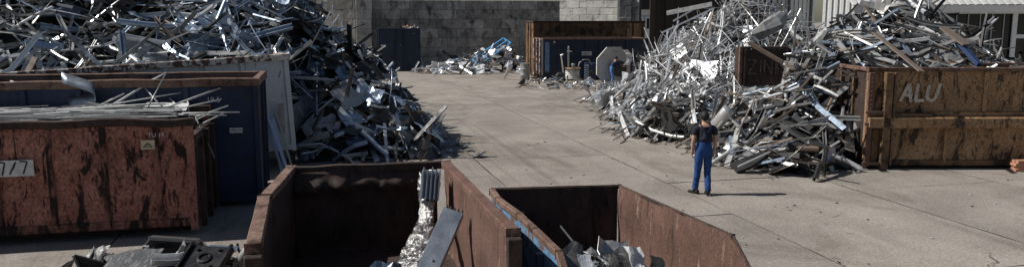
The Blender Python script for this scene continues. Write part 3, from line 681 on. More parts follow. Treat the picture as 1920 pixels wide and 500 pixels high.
class Heap:
    def __init__(s, name, h, region, label, where):
        s.name, s.h, s.region, s.label, s.where = name, h, region, label, where; s.items = []; s.bad = None
    def normal(s, x, y, e=.25):
        dx = (s.h(x + e, y) - s.h(x - e, y)) / (2 * e); dy = (s.h(x, y + e) - s.h(x, y - e)) / (2 * e)
        return Vector((-dx, -dy, 1)).normalized()
    def put(s, kind, tone, p, n, yaw, pitch, roll, sc, i=None, top=True):
        i = random.randrange(len(LIB[kind])) if i is None else i
        # frame: long axis lies in the slope plane
        u = Vector((math.cos(yaw), math.sin(yaw), 0)); u = (u - n * u.dot(n)).normalized()
        sd = n.cross(u)
        u2 = (u * math.cos(pitch) + n * math.sin(pitch)).normalized(); n2 = sd.cross(u2) * -1
        n2 = u2.cross(sd)
        Rm = Matrix((u2, sd, n2)).transposed() @ Matrix.Rotation(roll, 3, 'X')
        V = LIBNP[kind][i][2] * sc @ np.array(Rm).T + np.array(p)
        mz = V[:, 2].min()
        if mz < .006: p = Vector(p) + Vector((0, 0, .006 - mz)); V[:, 2] += .006 - mz
        if s.bad is not None and s.bad(V): return False
        s.items.append((kind, i, tone, Vector(p), Rm, sc, top)); return True
    def scatter(s, N, mixf, tonef, lift=(-.25, .22), yawf=None, scl=(.8, 1.2), pitch=.3, cull=True):
        x0, x1, y0, y1 = s.region; k = 0; tries = 0
        while k < N and tries < N * 40:
            tries += 1
            x, y = random.uniform(x0, x1), random.uniform(y0, y1); hh = s.h(x, y)
            if hh < .06: continue
            n = s.normal(x, y); p = Vector((x, y, hh))
            if cull:
                v = Vector((0, 0, CAMZ)) - p
                if n.dot(v.normalized()) < -.25: continue
                px, py, dd = proj(p)
                if px < -260 or px > 2180 or py < -230: 
                    if random.random() > .12: continue
                if random.random() > min(1, (26 / dd) ** 1.3 + .12): continue
            kind = mixf(px, py, dd); tone = tonef(px, py, dd, kind)
            l = random.uniform(*lift)
            yaw = yawf(px, py, dd) if yawf else random.uniform(0, 2 * math.pi)
            pit = random.gauss(0, pitch); roll = random.gauss(0, .5) if kind in ('plank', 'sheet', 'profile') else random.uniform(0, 6.3)
            q = p + n * l
            sc = random.uniform(*scl)
            if l > .05: pit *= .7
            if q.z < .03: q.z = .03
            k += 1 if s.put(kind, tone, q, n, yaw, pit, roll, sc, top=l > -.12) else 0
HEAPS = []
# ---- left heap
prof_x = [-9, -5, -2, -.45, -.05, 1.55, 2.1, 2.85, 3.2]; prof_z = [6.2, 6.1, 5.5, 4.3, 3.15, 2.3, 1.6, .38, 0]
def hL(x, y):
    xx = x - .25 * nz(y * .5, 3.3) - .12 * nz(y * 1.7, 8.1)
    a = float(np.interp(xx, prof_x, prof_z))
    if x > -.75: b = (y - 20.35 - .15 * nz(x * 2, 5)) * .92
    else:
        yb = 19.95 + (x + .62) * math.tan(R(12)) + .35
        b = 2.15 + (y - yb) * .62 if y > yb else -1
    c = (50 - y) * 1.0
    h = min(a, b, c)
    if h > 0: h += .28 * nz(x * .9, y * .9, 1.5) * min(1, h) + .12 * nz(x * 2.3, y * 2.3, 6.5) * min(1, h)
    return h
HLp = Heap('left', hL, (-9, 4.2, 19, 50), 'tangled heap of dark blue grey scrap metal behind the white container', 'left heap')
def mixL(px, py, dd):
    r = random.random()
    if px > 560: return 'sheet' if r < .30 else 'profile' if r < .60 else 'plank' if r < .78 else 'strip' if r < .90 else 'pipe'
    return 'sheet' if r < .12 else 'profile' if r < .48 else 'plank' if r < .58 else 'strip' if r < .86 else 'pipe' if r < .92 else 'wire'
def toneL(px, py, dd, kind):
    r = random.random()
    if px > 560: return ('dark' if r < .34 else 'bluish' if r < .72 else 'grey') if kind == 'sheet' else 'dark' if r < .20 else 'bluish' if r < .56 else 'grey' if r < .78 else 'brown' if r < .84 else 'bright'
    if px > 330: return 'bluish' if r < .56 else 'grey' if r < .72 else 'dark' if r < .82 else 'bright'
    return 'grey' if r < .40 else 'bright' if r < .68 else 'dark' if r < .84 else 'bluish' if r < .94 else 'brown'
def badL(V):
    dx, dy = V[:, 0] + .62, V[:, 1] - 20.0
    ly = -dx * math.sin(wa) + dy * math.cos(wa); lx = dx * math.cos(wa) + dy * math.sin(wa)
    return bool(((ly < .16) & (lx < .06) & (V[:, 2] < 2.8)).any()) or bool(((V[:, 1] < 19.2) & (V[:, 2] < 3.0)).any())
HLp.bad = badL
HLp.scatter(3000, mixL, toneL, lift=(-.40, .04), scl=(.75, 1.15))
HLp.scatter(1300, mixL, toneL, lift=(.02, .26), scl=(.65, 1.08), pitch=.36)
HEAPS.append(HLp)
# ---- right heap: several cones grown together
def cone(px, d, top, sl): q = atd(px, 40, d); return (q[0], q[1], top, sl)
CN = [cone(1405, 34, 5.0, .74), cone(1690, 24.5, 4.45, .74), cone(1440, 26.2, 1.5, .6), cone(1850, 22.6, 2.5, .5), cone(1285, 25.2, 1.15, .55), cone(1560, 21.9, 2.3, .72), cone(1330, 29.5, 2.2, .6), cone(1738, 25.5, 4.1, .8), cone(1556, 20.7, 2.75, .9), cone(1622, 23.6, 4.2, .85), cone(1565, 22.3, 3.3, .85)]
oc0 = Vector(atz(1618, 316)); oca = R(-14)
def oc_local(x, y):
    dx, dy = x - oc0.x, y - oc0.y; return dx * math.cos(oca) + dy * math.sin(oca), -dx * math.sin(oca) + dy * math.cos(oca)
def hR(x, y):
    h = -1
    for cx_, cy_, t, sl in CN: h = max(h, t - sl * math.sqrt((x - cx_) ** 2 + (y - cy_) ** 2 + .25))
    if h > -.9: h += .45 * nz(x * .55, y * .55, 2.5) * .8 + .16 * nz(x * 1.9, y * 1.9, 7.5) * min(1, max(0, h))
    px_h, _, d_h = proj((x, y, 0))
    if 1368 < px_h < 1482 and d_h < 28.6: h = min(h, CAMZ - 140 * d_h / FPX)
    lx, ly = oc_local(x, y)
    if lx > -.12 and ly < .3: return -1
    if -1.6 < lx <= -.12: h = min(h, 1.35 * (ly + .42))
    if lx > -.1 and ly < 2.3 and h < 2.1: h = 2.1 if lx > .1 else -1
    return h
HRp = Heap('right', hR, (7, 27, 15, 41), 'huge heap of pale strips and grey aluminium scrap on the right', 'right heap')
def mixR(px, py, dd):
    r = random.random()
    if dd > 28 and px < 1300 and py > 135: return 'sheet' if r < .18 else 'strip' if r < .6 else 'profile'
    if dd > 26.5 and px < 1540: return 'wire' if r < .52 else 'strip' if r < .88 else 'profile' if r < .96 else 'sheet'
    return 'plank' if r < .28 else 'profile' if r < .62 else 'sheet' if r < .68 else 'strip' if r < .90 else 'wire' if r < .94 else 'pipe'
def toneR(px, py, dd, kind):
    r = random.random()
    if dd > 26.5 and px < 1540: return 'bright' if r < .50 else 'grey' if r < .74 else 'brown' if r < .86 else 'dark'
    if kind == 'sheet': return 'grey' if r < .5 else 'dark' if r < .85 else 'brown'
    return 'grey' if r < .46 else 'bright' if r < .58 else 'dark' if r < .84 else 'bluish' if r < .89 else 'brown'
def yawR(px, py, dd):
    if dd > 26.5 and px < 1540: return random.gauss(R(35), R(32)) if random.random() < .7 else random.uniform(0, 6.3)
    if random.random() < .45: return random.gauss(R(-40), R(28))
    return random.uniform(0, 6.3)
def badR(V):
    dx, dy = V[:, 0] - oc0[0], V[:, 1] - oc0[1]
    lx = dx * math.cos(oca) + dy * math.sin(oca); ly = -dx * math.sin(oca) + dy * math.cos(oca)
    if ((lx > -.12) & (ly < .14) & (V[:, 2] < 2.57)).any(): return True
    if ((lx > -.12) & (lx < .1) & (ly < 2.4) & (V[:, 2] < 2.4)).any(): return True
    if ((ly < -1.0) & (lx > -.2)).any(): return True
    vx, vy, vd = proj(V.mean(0))
    if 1090 < vx < 1230 and vd < 43.4:
        for pt in V[::2]:
            x_, y_, d_ = proj(pt)
            if 1112 < x_ < 1186 and y_ < 152: return True
    if vd < 28.9:
        for pt in V[::3]:
            x_, y_, d_ = proj(pt)
            if 1380 < x_ < 1466 and 92 < y_ < 160 and d_ < 28.9: return True
    return False
HRp.bad = badR
HRp.scatter(3000, mixR, toneR, lift=(-.42, .04), yawf=yawR, scl=(.7, 1.1))
HRp.scatter(1700, mixR, toneR, lift=(.03, .26), yawf=yawR, scl=(.65, 1.1), pitch=.28)
def fringe(hp, N, tonef):
    x0, x1, y0, y1 = hp.region; k = t_ = 0
    while k < N and t_ < N * 300:
        t_ += 1; x, y = random.uniform(x0, x1), random.uniform(y0, y1); h = hp.h(x, y)
        if not -.62 < h < .1 or random.random() > math.exp(h * 4.5) or (hp.name == 'left' and (x < -.5 or h < -.3)): continue
        px, py, dd = proj((x, y, 0))
        if not -50 < px < 1970: continue
        kind = random.choice(('sheet', 'strip', 'profile', 'plank'))
        k += 1 if hp.put(kind, tonef(px, py, dd, kind), (x, y, .02), Vector((0, 0, 1)), random.uniform(0, 6.3), random.gauss(0, .1), random.gauss(0, .3), random.uniform(.08, .34), top=False) else 0
fringe(HLp, 260, toneL); fringe(HRp, 420, toneR)
HEAPS.append(HRp)
# ---- small heap by the back wall and junk in front of the far container
fh0 = atd(950, 122, 56)
def hF(x, y):
    u = (x - fh0[0]); v_ = (y - fh0[1] - 1.5)
    return 1.75 - .52 * math.hypot(u * (.5 if u < 0 else 1.1), v_ * 1.1) + .2 * nz(x, y)
HFp = Heap('far', hF, (fh0[0] - 7, fh0[0] + 4, fh0[1] - 3, fh0[1] + 5), 'low heap of pale scrap against the dark block wall', 'low heap by the block wall')
def mixF(px, py, dd):
    r = random.random(); return 'sheet' if r < .35 else 'strip' if r < .6 else 'profile' if r < .85 else 'plank'
def toneF(px, py, dd, kind):
    r = random.random(); return 'bright' if r < .42 else 'grey' if r < .7 else 'brown' if r < .8 else 'bluish' if r < .9 else 'dark'
def scatter_flat(hp, N, mixf, tonef, scl, lift=(-.1, .15)):
    k = 0
    x0, x1, y0, y1 = hp.region; t_ = 0
    while k < N and t_ < N * 60:
        t_ += 1
        x, y = random.uniform(x0, x1), random.uniform(y0, y1)
        if hp.h(x, y) < .02: continue
        n = hp.normal(x, y); p = Vector((x, y, hp.h(x, y))) + n * random.uniform(*lift); p.z = max(p.z, .04)
        kind = mixf(0, 0, 0)
        hp.put(kind, tonef(0, 0, 0, kind), p, n, random.uniform(0, 6.3), random.gauss(0, .2), random.gauss(0, .5), random.uniform(*scl), top=False); k += 1
scatter_flat(HFp, 230, mixF, toneF, (.55, 1.0)); HEAPS.append(HFp)
jq = [atd(1030, 158, 43.4), atd(1100, 160, 43.2)]
def hJ(x, y):
    b = -1
    for q_, rr, tt in ((jq[0], 1.7, .55), (atd(1010, 152, 44), 1.2, .5), (jq[1], 1.5, .4), (atd(1180, 165, 41), 2.0, .6)):
        b = max(b, tt * (1 - math.hypot(x - q_[0], (y - q_[1]) * 1.4) / rr))
    return b
HJp = Heap('junk', hJ, (jq[0][0] - 3, jq[0][0] + 9, 38, 46), 'litter of pale scrap on the ground before the far dark blue container', 'litter before the far container')
scatter_flat(HJp, 150, mixF, toneF, (.3, .62), (-.02, .15)); HEAPS.append(HJp)

# ---- the heaps' pieces: the largest in view become things, the rest one mass per heap
QUOTA = {'strip': 240, 'wire': 110, 'profile': 270, 'plank': 230, 'sheet': 240, 'pipe': 80}
cand = {k: [] for k in QUOTA}
for hp in HEAPS:
    for j, it in enumerate(hp.items):
        kind, i, tone, p, Rm, sc, top = it
        if not top or hp.name in ('junk', 'far'): continue
        L, W = LIB[kind][i][0] * sc, LIB[kind][i][1] * sc
        x_, y_, dd = proj(p)
        if not (-20 < x_ < 1940 and -8 < y_ < 508): continue
        cand[kind].append((L * (W + .03) / dd ** 2, hp.name, j))
def zone(hp, p):
    x_, y_, d_ = proj(p)
    if hp.name == 'left':
        if x_ < 200: return 'above the left end of the white container'
        if x_ < 400: return 'above the middle of the white container'
        if x_ < 570: return 'above the right corner of the white container'
        if p.z < .75: return 'at the ground edge behind the big skip'
        return 'on the slope right of the white container' if x_ < 680 else 'on the slope facing the open yard'
    lx, ly = oc_local(p.x, p.y)
    if lx > -.1 and d_ < 27: return 'above the painted letters ALU' if lx < 2.3 else 'above the right half of the ochre container'
    if d_ > 26 and x_ < 1310: return 'beside the worker at the grey hopper' if p.z < 1.4 else 'on the slope nearest the brown hall column'
    if d_ > 26: return 'above the ZINK container' if p.z > 2.4 else 'left of the ZINK container'
    if x_ < 1400: return 'behind the walking man in blue dungarees'
    return 'at the foot left of the ochre container' if p.z < .9 else 'on the slope below the ZINK container' if x_ < 1520 else 'on the slope left of the ochre container'
def attitude(Rm, L):
    a = abs((Rm @ Vector((1, 0, 0))).z)
    return ('long ' if L > 1.6 else 'short ' if L < .95 else '') + ('steep' if a > .62 else 'slanting' if a > .3 else 'flat')
chosen = set()
for k, v in cand.items():
    v.sort(reverse=True); chosen |= {(a, b) for _, a, b in v[:QUOTA[k]]}
for hp in HEAPS:
    mv = []; mf = []; mm = []; tone_v = []; off_ = 0
    x0, x1, y0, y1 = hp.region
    for j, (kind, i, tone, p, Rm, sc, top) in enumerate(hp.items):
        if (hp.name, j) in chosen:
            o = bpy.data.objects.new(NAME[kind], lib_mesh(kind, i, tone)); COL.objects.link(o)
            o.matrix_world = Matrix.Translation(p) @ Rm.to_4x4() @ Matrix.Scale(sc, 4)
            at_ = attitude(Rm, LIB[kind][i][0] * sc); zn = zone(hp, p)
            tag(o, f'{at_} {TONEW[tone]} {WORD[kind][0]} {zn}', WORD[kind][1], f'{at_} {TONEW[tone]} {WORD[kind][0]}s {zn}')
            continue
        V = LIBNP[kind][i][2] * sc @ np.array(Rm).T + np.array(p)
        mv.append(V); F = LIBNP[kind][i][3]; mf += [tuple(a + off_ for a in f) for f in F]; mm += [TONES.index(tone)] * len(F); tone_v += [random.random()] * len(F); off_ += len(V)
    # near-black sheet underneath, painting the shade between the pieces
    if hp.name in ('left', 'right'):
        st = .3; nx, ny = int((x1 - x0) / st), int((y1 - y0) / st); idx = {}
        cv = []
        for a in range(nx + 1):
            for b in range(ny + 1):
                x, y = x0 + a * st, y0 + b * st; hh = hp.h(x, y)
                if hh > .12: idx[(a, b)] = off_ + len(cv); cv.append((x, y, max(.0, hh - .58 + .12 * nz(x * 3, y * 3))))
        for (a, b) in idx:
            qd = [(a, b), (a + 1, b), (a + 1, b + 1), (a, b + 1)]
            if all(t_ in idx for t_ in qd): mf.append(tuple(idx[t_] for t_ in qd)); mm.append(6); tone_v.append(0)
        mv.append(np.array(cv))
    me = bpy.data.meshes.new('scrap_heap'); me.from_pydata(np.vstack(mv).tolist(), [], mf)
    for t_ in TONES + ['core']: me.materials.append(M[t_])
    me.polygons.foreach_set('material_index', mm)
    at = me.attributes.new('tone', 'FLOAT', 'FACE'); at.data.foreach_set('value', tone_v); me.update()
    tag(link('scrap_heap', me), hp.label, 'scrap heap', None, 'stuff')

# where several pieces share a description, their height in the heap tells them apart
same = {}
for o in COL.objects:
    if o.get('group') and o.name.startswith('metal_') or o.name.startswith('thin_metal'): same.setdefault(o['label'], []).append(o)
ORD = ['second', 'third', 'fourth', 'fifth', 'sixth', 'seventh', 'eighth', 'ninth', 'tenth', 'eleventh', 'twelfth', 'thirteenth', 'fourteenth', 'fifteenth']
for lb, os_ in same.items():
    n = len(os_)
    if n < 2 or n > 16: continue
    os_.sort(key=lambda o: proj(o.matrix_world.translation)[1])
    for k, o in enumerate(os_):
        o['label'] = (('upper', 'lower')[k] if n == 2 else ('upper', 'middle', 'lower')[k] if n == 3 else 'topmost' if k == 0 else 'lowest' if k == n - 1 else ORD[k - 1] + ' highest') + ' ' + lb
# ---- singled out pieces of the two heaps
def single(name, mb, mat, label, cat, smooth=False, group=None): return tag(mb.build(name, mat, None, smooth), label, cat, group)
def stick(p, q, w_, h_, upv=(0, 0, 1)): return MB().bar(p, q, w_, h_, 0, upv)
p0, p1 = atd(136, 58, 21.3), atd(158, 122, 20.6)
single('brown_plank', stick(p0, p1, .30, .05, (.3, -1, .3)), 'rust_dark', 'wide dark brown plank standing in the left heap above the container rim', 'plank')
bp = [atd(x, y, d) for x, y, d in ((480, 6, 26.5), (530, 8, 26.2), (575, 18, 26), (596, 36, 26), (598, 62, 26.2), (594, 84, 26.4))]
def beltf(u, v):
    k = min(4, int(u * 5)); f = u * 5 - k; c_ = Vector(bp[k]).lerp(Vector(bp[k + 1]), f); return c_ + Vector((.24, .30, .05)) * (v - .5) * 1.5
single('rubber_belt', MB().sheet(beltf, 15, 2, .03), 'black_rubber', 'black curved rubber belt arching over the right end of the left heap', 'belt', True)
single('long_tube', MB().tube([atd(92, -6, 21.5), atd(106, 86, 20.6)], .022, 8), 'bright', 'thin white tube standing upright in the left heap beside the brown plank', 'tube')
single('steel_plate', stick(atd(128, -8, 22.2), atd(124, 82, 20.9), .12, .03, (.2, -1, .2)), 'galv', 'tall pale grey steel bar standing left of the brown plank', 'metal bar')
pc = Vector(atd(716, 262, 21.6)); pl = MB()
ax, ay = Vector((.9, -.1, .12)), Vector((-.1, .25, .85))
for k in range(9): pl.bar(pc + ax * (k / 8 - .5) * .55 - ay * .21, pc + ax * (k / 8 - .5) * .55 + ay * .21, .03, .012, 0, (0, -1, .3))
for k in range(7): pl.bar(pc - ax * .275 + ay * (k / 6 - .5) * .42 + Vector((0, -.006, 0)), pc + ax * .275 + ay * (k / 6 - .5) * .42 + Vector((0, -.006, 0)), .03, .012, 0, (0, -1, .3))
single('perforated_plate', pl, 'bright', 'pale square grid plate at the front of the left heap', 'grid plate')
fr = [atd(646, 291, 20.45), atd(742, 299, 20.3), atd(745, 306, 20.2), atd(650, 303, 20.25)]
fm = MB()
for a, b in zip(fr, fr[1:] + fr[:1]): fm.bar(a, b, .035, .035)
single('scrap_rack', fm, 'bright', 'flat rectangular pale frame lying at the front foot of the left heap', 'metal frame')
sc_ = Vector(atd(722, 143, 24)); sm = lib_sheet(.75, .35, .05, 99)
o = single('blue_sheet', sm, 'bluish', 'pale blue sheet jutting from the yard side of the left heap', 'metal sheet'); o.location = sc_; o.rotation_euler = (.35, .25, -.4)
for k, (x, y, d, L, W, r_) in enumerate(((628, 250, 21.4, .75, .55, (.9, .3, .4)), (660, 245, 21.8, .6, .5, (1.1, -.3, .2)), (575, 268, 20.9, .6, .3, (.6, .5, 1.0)))):
    o = single('metal_sheet', lib_sheet(L, W, .03, 120 + k), ['brown', 'dark', 'bluish'][k], ['brownish tilted sheet in the front of the left heap behind the skip', 'blackened tilted sheet beside the brownish one in the left heap', 'blue grey bent sheet next to the white container corner'][k], 'metal sheet')
    o.location = atd(x, y, d); o.rotation_euler = r_
o = single('round_duct', MB().lathe([(.17, -.3), (.19, -.28), (.19, .28), (.17, .3), (.15, .28), (.15, -.29)], 16), 'bluish', 'short round metal duct lying at the corner of the white container', 'duct', True); o.location = atd(578, 296, 20.6); o.rotation_euler = (R(80), 0, R(60))
# strips leaning on the white container
for k, (xt, yt, xb, yb_, w_, ds) in enumerate(((527, 195, 533, 316, .13, 'widest and tallest'), (501, 214, 541, 330, .07, 'dark edged'), (511, 222, 536, 326, .08, 'broad middle'), (498, 234, 534, 335, .06, 'leftmost and lowest'), (516, 205, 548, 322, .05, 'narrow'), (505, 226, 528, 330, .05, 'thin inner'))):
    a = atd(xt, yt, 18.95); b = atz(xb, yb_, .0); b = Vector(b) + Vector((0, .2, .03))
    single('leaning_strip', stick(a, b, w_, .03, (.2, -1, .2)), ['galv', 'bluish', 'bluish', 'galv', 'galv', 'bluish'][k], f'{ds} pale blue strip leaning on the end of the white container', 'metal strip', False, 'pale strips leaning on the white container')
# right heap
def slab_piece(name, a, b, w_, h_, mat, label, cat, upv=(0, 0, 1)): return single(name, stick(a, b, w_, h_, upv), mat, label, cat)
slab_piece('steel_beam', atz(1376, 316, .10), atd(1476, 276, 18.9), .34, .09, 'dark', 'long dark beam with pale edge lying at the heap foot right of the walking man', 'metal beam', (.1, -.5, 1))
slab_piece('metal_strip', atz(1384, 312, .2), atd(1476, 270, 18.95), .05, .03, 'bright', 'bright strip lying along the upper edge of the long dark beam', 'metal strip')
slab_piece('metal_bar', atd(1388, 302, 19.1), atd(1446, 256, 19.6), .17, .05, 'grey', 'long grey board leaning on the heap above the dark beam', 'metal bar', (.1, -.8, 1))
slab_piece('metal_bar', atd(1357, 208, 20.4), atd(1410, 262, 19.9), .06, .05, 'bright', 'slim pale bar slanting down behind the shoulder of the walking man', 'metal bar', (.1, -.8, 1))
slab_piece('flat_plate', atz(1540, 324, .01), atd(1548, 286, 18.6), .14, .02, 'bluish', 'left one of two short blue grey plates propped up at the heap foot', 'metal plate', (.1, -1, .3))
slab_piece('flat_plate', atz(1562, 323, .01), atd(1550, 285, 18.62), .12, .02, 'bluish', 'right one of two short blue grey plates propped up at the heap foot', 'metal plate', (.1, -1, .3))
slab_piece('flat_plate', atz(1216, 249, .0), atd(1209, 214, 25.6), .14, .03, 'brown', 'small pale plank standing alone at the left foot of the right heap', 'plank', (.1, -1, .3))
slab_piece('wooden_beam', atd(1404, 80, 28.2), atd(1472, 120, 27.6), .16, .10, 'brown', 'pale brown beam lying across the top of the ZINK container', 'beam', (.1, -.6, 1))
slab_piece('metal_bar', atd(1640, 62, 20.6), atd(1728, 134, 18.6), .17, .03, 'brown', 'bent brown grey sheet bar hanging over the rim above the letters ALU', 'metal bar', (.1, -.8, 1))
slab_piece('metal_bar', atd(1768, 52, 20.8), atd(1812, 84, 20.2), .30, .04, 'brown', 'broad brownish plate on the heap over the middle of the ochre container', 'metal plate', (.1, -.8, 1))
slab_piece('blue_pipe', atd(1800, 82, 20.4), atd(1836, 122, 19.6), .13, .10, 'plastic_blue', 'dark blue bar resting on the heap above the ochre container', 'metal bar', (.1, -.8, 1))
o = single('grey_duct', MB().lathe([(.16, -.35), (.17, -.33), (.17, .33), (.16, .35)], 14), 'grey', 'smooth grey round duct standing tilted behind the walking man', 'duct', True); o.location = atd(1352, 223, 20.5); o.rotation_euler = (R(35), R(20), 0)
dp = [Vector(atd(x, y, d)) for x, y, d in ((1418, 66, 29.6), (1436, 54, 29.4), (1452, 44, 29.5), (1466, 36, 29.8))]
dm = MB().tube(dp, [.26, .30, .34, .28], 14)
dm.v = [tuple(Vector(p) + Vector((nz(p[0] * 3, p[1] * 3, p[2] * 3), nz(p[0] * 3, p[2] * 4, 5), nz(p[1] * 4, p[2] * 3, 9))) * .12) for p in dm.v]
single('foil_duct', dm, 'drum', 'crumpled silver duct roll on top of the heap above ZINK', 'duct')
for k, (x, y, d, L, W, r_, tn) in enumerate(((1138, 188, 33.4, 1.2, .9, (.9, .1, .3), 'bright'), (1165, 196, 32.2, .9, .8, (1.1, -.3, .9), 'grey'), (1188, 176, 32.6, 1.3, .9, (.8, .3, -.2), 'bright'), (1216, 190, 31.2, 1.1, .9, (1.0, .2, .5), 'grey'),
        (1248, 188, 30.4, 1.4, 1.0, (.9, -.3, .1), 'bright'), (1268, 184, 30.4, 1.1, 1.0, (1.1, .5, .2), 'grey'), (1172, 160, 34.2, .5, 1.2, (1.35, .1, .1), 'bright'), (1206, 158, 33.6, 1.2, .7, (.7, -.4, .4), 'grey'))):
    o = single('crumpled_sheet', lib_sheet(L, W, .22, 200 + k, 5, 4), tn, ['outermost bright sheet on the ground at the left tip of the right heap', 'small grey folded sheet just right of the outermost bright one', 'large bright sheet below the feet of the hopper worker', 'grey crumpled sheet in the middle of the row of sheets', 'biggest bright faceted sheet at the heap edge', 'grey creased sheet at the right end of the row', 'tall pointed sheet standing in front of the hopper worker', 'grey bent sheet at hand height of the hopper worker'][k], 'metal sheet', False, 'large crumpled sheets at the left foot of the right heap')
    o.location = atd(x, y, d); o.rotation_euler = r_
for k, (x0_, y0_, d0, x1_, y1_, d1) in enumerate(((1250, 25, 34, 1335, 8, 33), (1240, 62, 33, 1340, 15, 33), (1232, 108, 33, 1330, 42, 32), (1262, 40, 33, 1300, 18, 33), (1230, 112, 33, 1272, 48, 32.5))):
    single('projecting_strip', stick(atd(x0_, y0_, d0), atd(x1_, y1_, d1), .07 if k else .2, .03, (.2, -1, .3)), 'bright' if k else 'grey', ['broad grey slat jutting left from the heap in front of the brown hall', 'upper thin bright slat jutting left from the heap', 'lower thin bright slat jutting left from the heap', 'short bright slat near the brown hall wall', 'steep bright slat beside the far container corner'][k], 'metal strip')
for k, (x, y, d, yw, pt_, tn) in enumerate(((1560, 262, 19.6, 1.0, .75, 'bright'), (1590, 245, 19.9, .9, .7, 'grey'), (1605, 205, 20.4, 1.1, .6, 'bright'), (1520, 205, 20.9, .9, .7, 'grey'), (1548, 165, 22.0, .8, .6, 'bright'), (1484, 240, 20.6, -.7, .6, 'brown'), (1462, 205, 22, .6, .75, 'grey'), (1500, 160, 23.4, 2.2, .7, 'dark'), (1420, 245, 21, 2.4, .3, 'grey'))):
    o = single('curved_panel', lib_strip(1.5 + .1 * (k % 4), .22 + .04 * (k % 3), .22 * (1 if k % 2 else -1), .5, .012, 800 + k), tn, ['wide bright curved panel rising from the heap foot nearest the ochre container', 'wide grey curved panel just above the nearest bright one', 'upper bright curved panel touching the ochre container edge', 'grey curved panel in the middle of the lower right heap', 'bright curved panel highest among the wide panels', 'brownish curved panel right of the walking man', 'grey curved panel under the ZINK container', 'blackened curved panel right of the ZINK container', 'grey curved panel just above the head of the walking man'][k], 'metal panel', False, 'wide curved panels in the right heap')
    o.location = Vector(atd(x, y, d)) + Vector((0, -.05, .05)); o.rotation_euler = (R(50) - .2 * (k % 3), -pt_, yw)
lit = MB()
for k in range(90):
    p = atz(random.uniform(860, 1900), random.uniform(165, 498)); L_ = random.uniform(.02, .07)
    lit.box((p[0], p[1], .012), (L_, L_ * random.uniform(.3, .9), .012), Matrix.Rotation(random.uniform(0, 6.3), 3, 'Z') @ Matrix.Rotation(random.gauss(0, .15), 3, 'X'), random.choice((0, 1, 1, 2)))
tag(lit.build('yard_litter', ['bright', 'dark', 'brown']), 'tiny scattered chips of metal and dirt on the concrete yard', 'litter', None, 'stuff')
for k, (x, y) in enumerate(((1802, 311), (1832, 310), (1650, 316))):
    p = atz(x, y); o = single('crumpled_scrap', lib_sheet(.22, .16, .12, 300 + k, 4, 3), ['sticker', 'sticker', 'grey'][k], ['small white scrap on the ground under the ochre container, left of two', 'larger white crumpled scrap on the ground under the ochre container', 'small grey scrap on the ground by the ochre door post'][k], 'scrap'); o.location = (p[0], p[1], .07)
q = atz(1904, 322)
bs = thing('brick_stack', 'small stack of orange bricks on the ground at the right edge, by the ochre container', 'bricks', (q[0], q[1], 0), R(-12))
bm_ = MB().bx(0, .235, 0, .11, 0, .066).mesh('brick', 'brick')
for r_ in range(4):
    for c_ in range(3):
        for d_ in range(2): link('brick', bm_, bs, (c_ * .245 + (.05 if r_ % 2 else 0) + random.uniform(-.008, .008), d_ * .12 + random.uniform(-.008, .008), r_ * .07), (0, 0, random.uniform(-.04, .04)))

# ================================================================== what lies in the rusty container
bed = MB()
for k in range(240):
    L = random.uniform(.6, 2.0); x = random.uniform(-6.9 + L / 2, -2.45 - L / 2); y = random.uniform(14.4, 15.85); z = 1.93 + random.uniform(0, .22); a = random.gauss(0, .18)
    c_, s_n = math.cos(a) * L / 2, math.sin(a) * L / 2; y = min(max(y, 14.35 + abs(s_n)), 15.85 - abs(s_n))
    bed.bar((x - c_, y - s_n, z), (x + c_, y + s_n, z + random.uniform(-.05, .05)), random.choice((.02, .03, .03, .10)), .014, 0 if random.random() < .7 else 1)
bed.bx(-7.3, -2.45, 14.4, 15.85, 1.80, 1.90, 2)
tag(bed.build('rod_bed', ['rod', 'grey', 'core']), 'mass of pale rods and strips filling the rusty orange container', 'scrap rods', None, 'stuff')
rods = [(20, 152, 16.2, 205, 202, 14.9), (40, 172, 15.9, 190, 196, 15.0), (0, 205, 15.1, 170, 196, 15.3), (190, 196, 15.1, 312, 137, 16.3), (205, 200, 14.9, 304, 141, 16.0), (273, 210, 14.7, 310, 140, 15.5), (196, 198, 14.9, 348, 172, 15.8), (300, 206, 15, 413, 165, 15.9),
        (300, 213, 14.9, 449, 210, 14.9), (258, 150, 15.8, 300, 196, 15.2), (366, 218, 15.0, 402, 295, 14.6), (330, 205, 15, 415, 186, 15.6), (318, 185, 15.9, 322, 232, 14.8), (305, 172, 16, 345, 210, 15.1), (350, 225, 14.9, 428, 198, 15.4),
        (85, 196, 15.2, 150, 160, 15.7), (60, 183, 15.8, 240, 212, 14.6), (345, 235, 14.8, 410, 205, 15.4), (352, 190, 15.6, 356, 240, 15), (366, 238, 15.2, 420, 212, 15.5), (330, 215, 15, 425, 216, 15.3)]
rl = ['long pale rod slanting down from the left edge', 'second pale rod slanting down from the left', 'flat pale rod lying at the far left rim', 'upper of two bright rods rising to the right in the middle', 'lower of two bright rods rising to the right in the middle', 'grey rod standing steeply near the middle', 'low bright rod rising gently to the right', 'thick bright rod rising over the right corner', 'longest rod sticking out level past the right corner', 'short rod leaning left in the middle', 'dark rod hanging down outside the right end', 'thin rod rising over the right gate', 'short upright grey rod at the right end', 'short slanting rod near the white board', 'thin rod crossing the right gate', 'short rod behind the curled sheet', 'long thin rod lying under the curled sheet', 'lowest thin rod spilling over the gate', 'second upright rod at the right end', 'thin slanting rod outside the gate post', 'level thin rod over the gate']
for k, (x0_, y0_, d0, x1_, y1_, d1) in enumerate(rods):
    d0 -= .7; d1 -= .7
    single('metal_rod', MB().tube([atd(x0_, y0_, d0), atd(x1_, y1_, d1)], .019 if k in (4, 7, 3) else .014, 6), 'grey' if k in (5, 10, 12) else 'rod', rl[k] + ' of the rusty container', 'metal rod', True, 'rods sticking out of the rusty container')
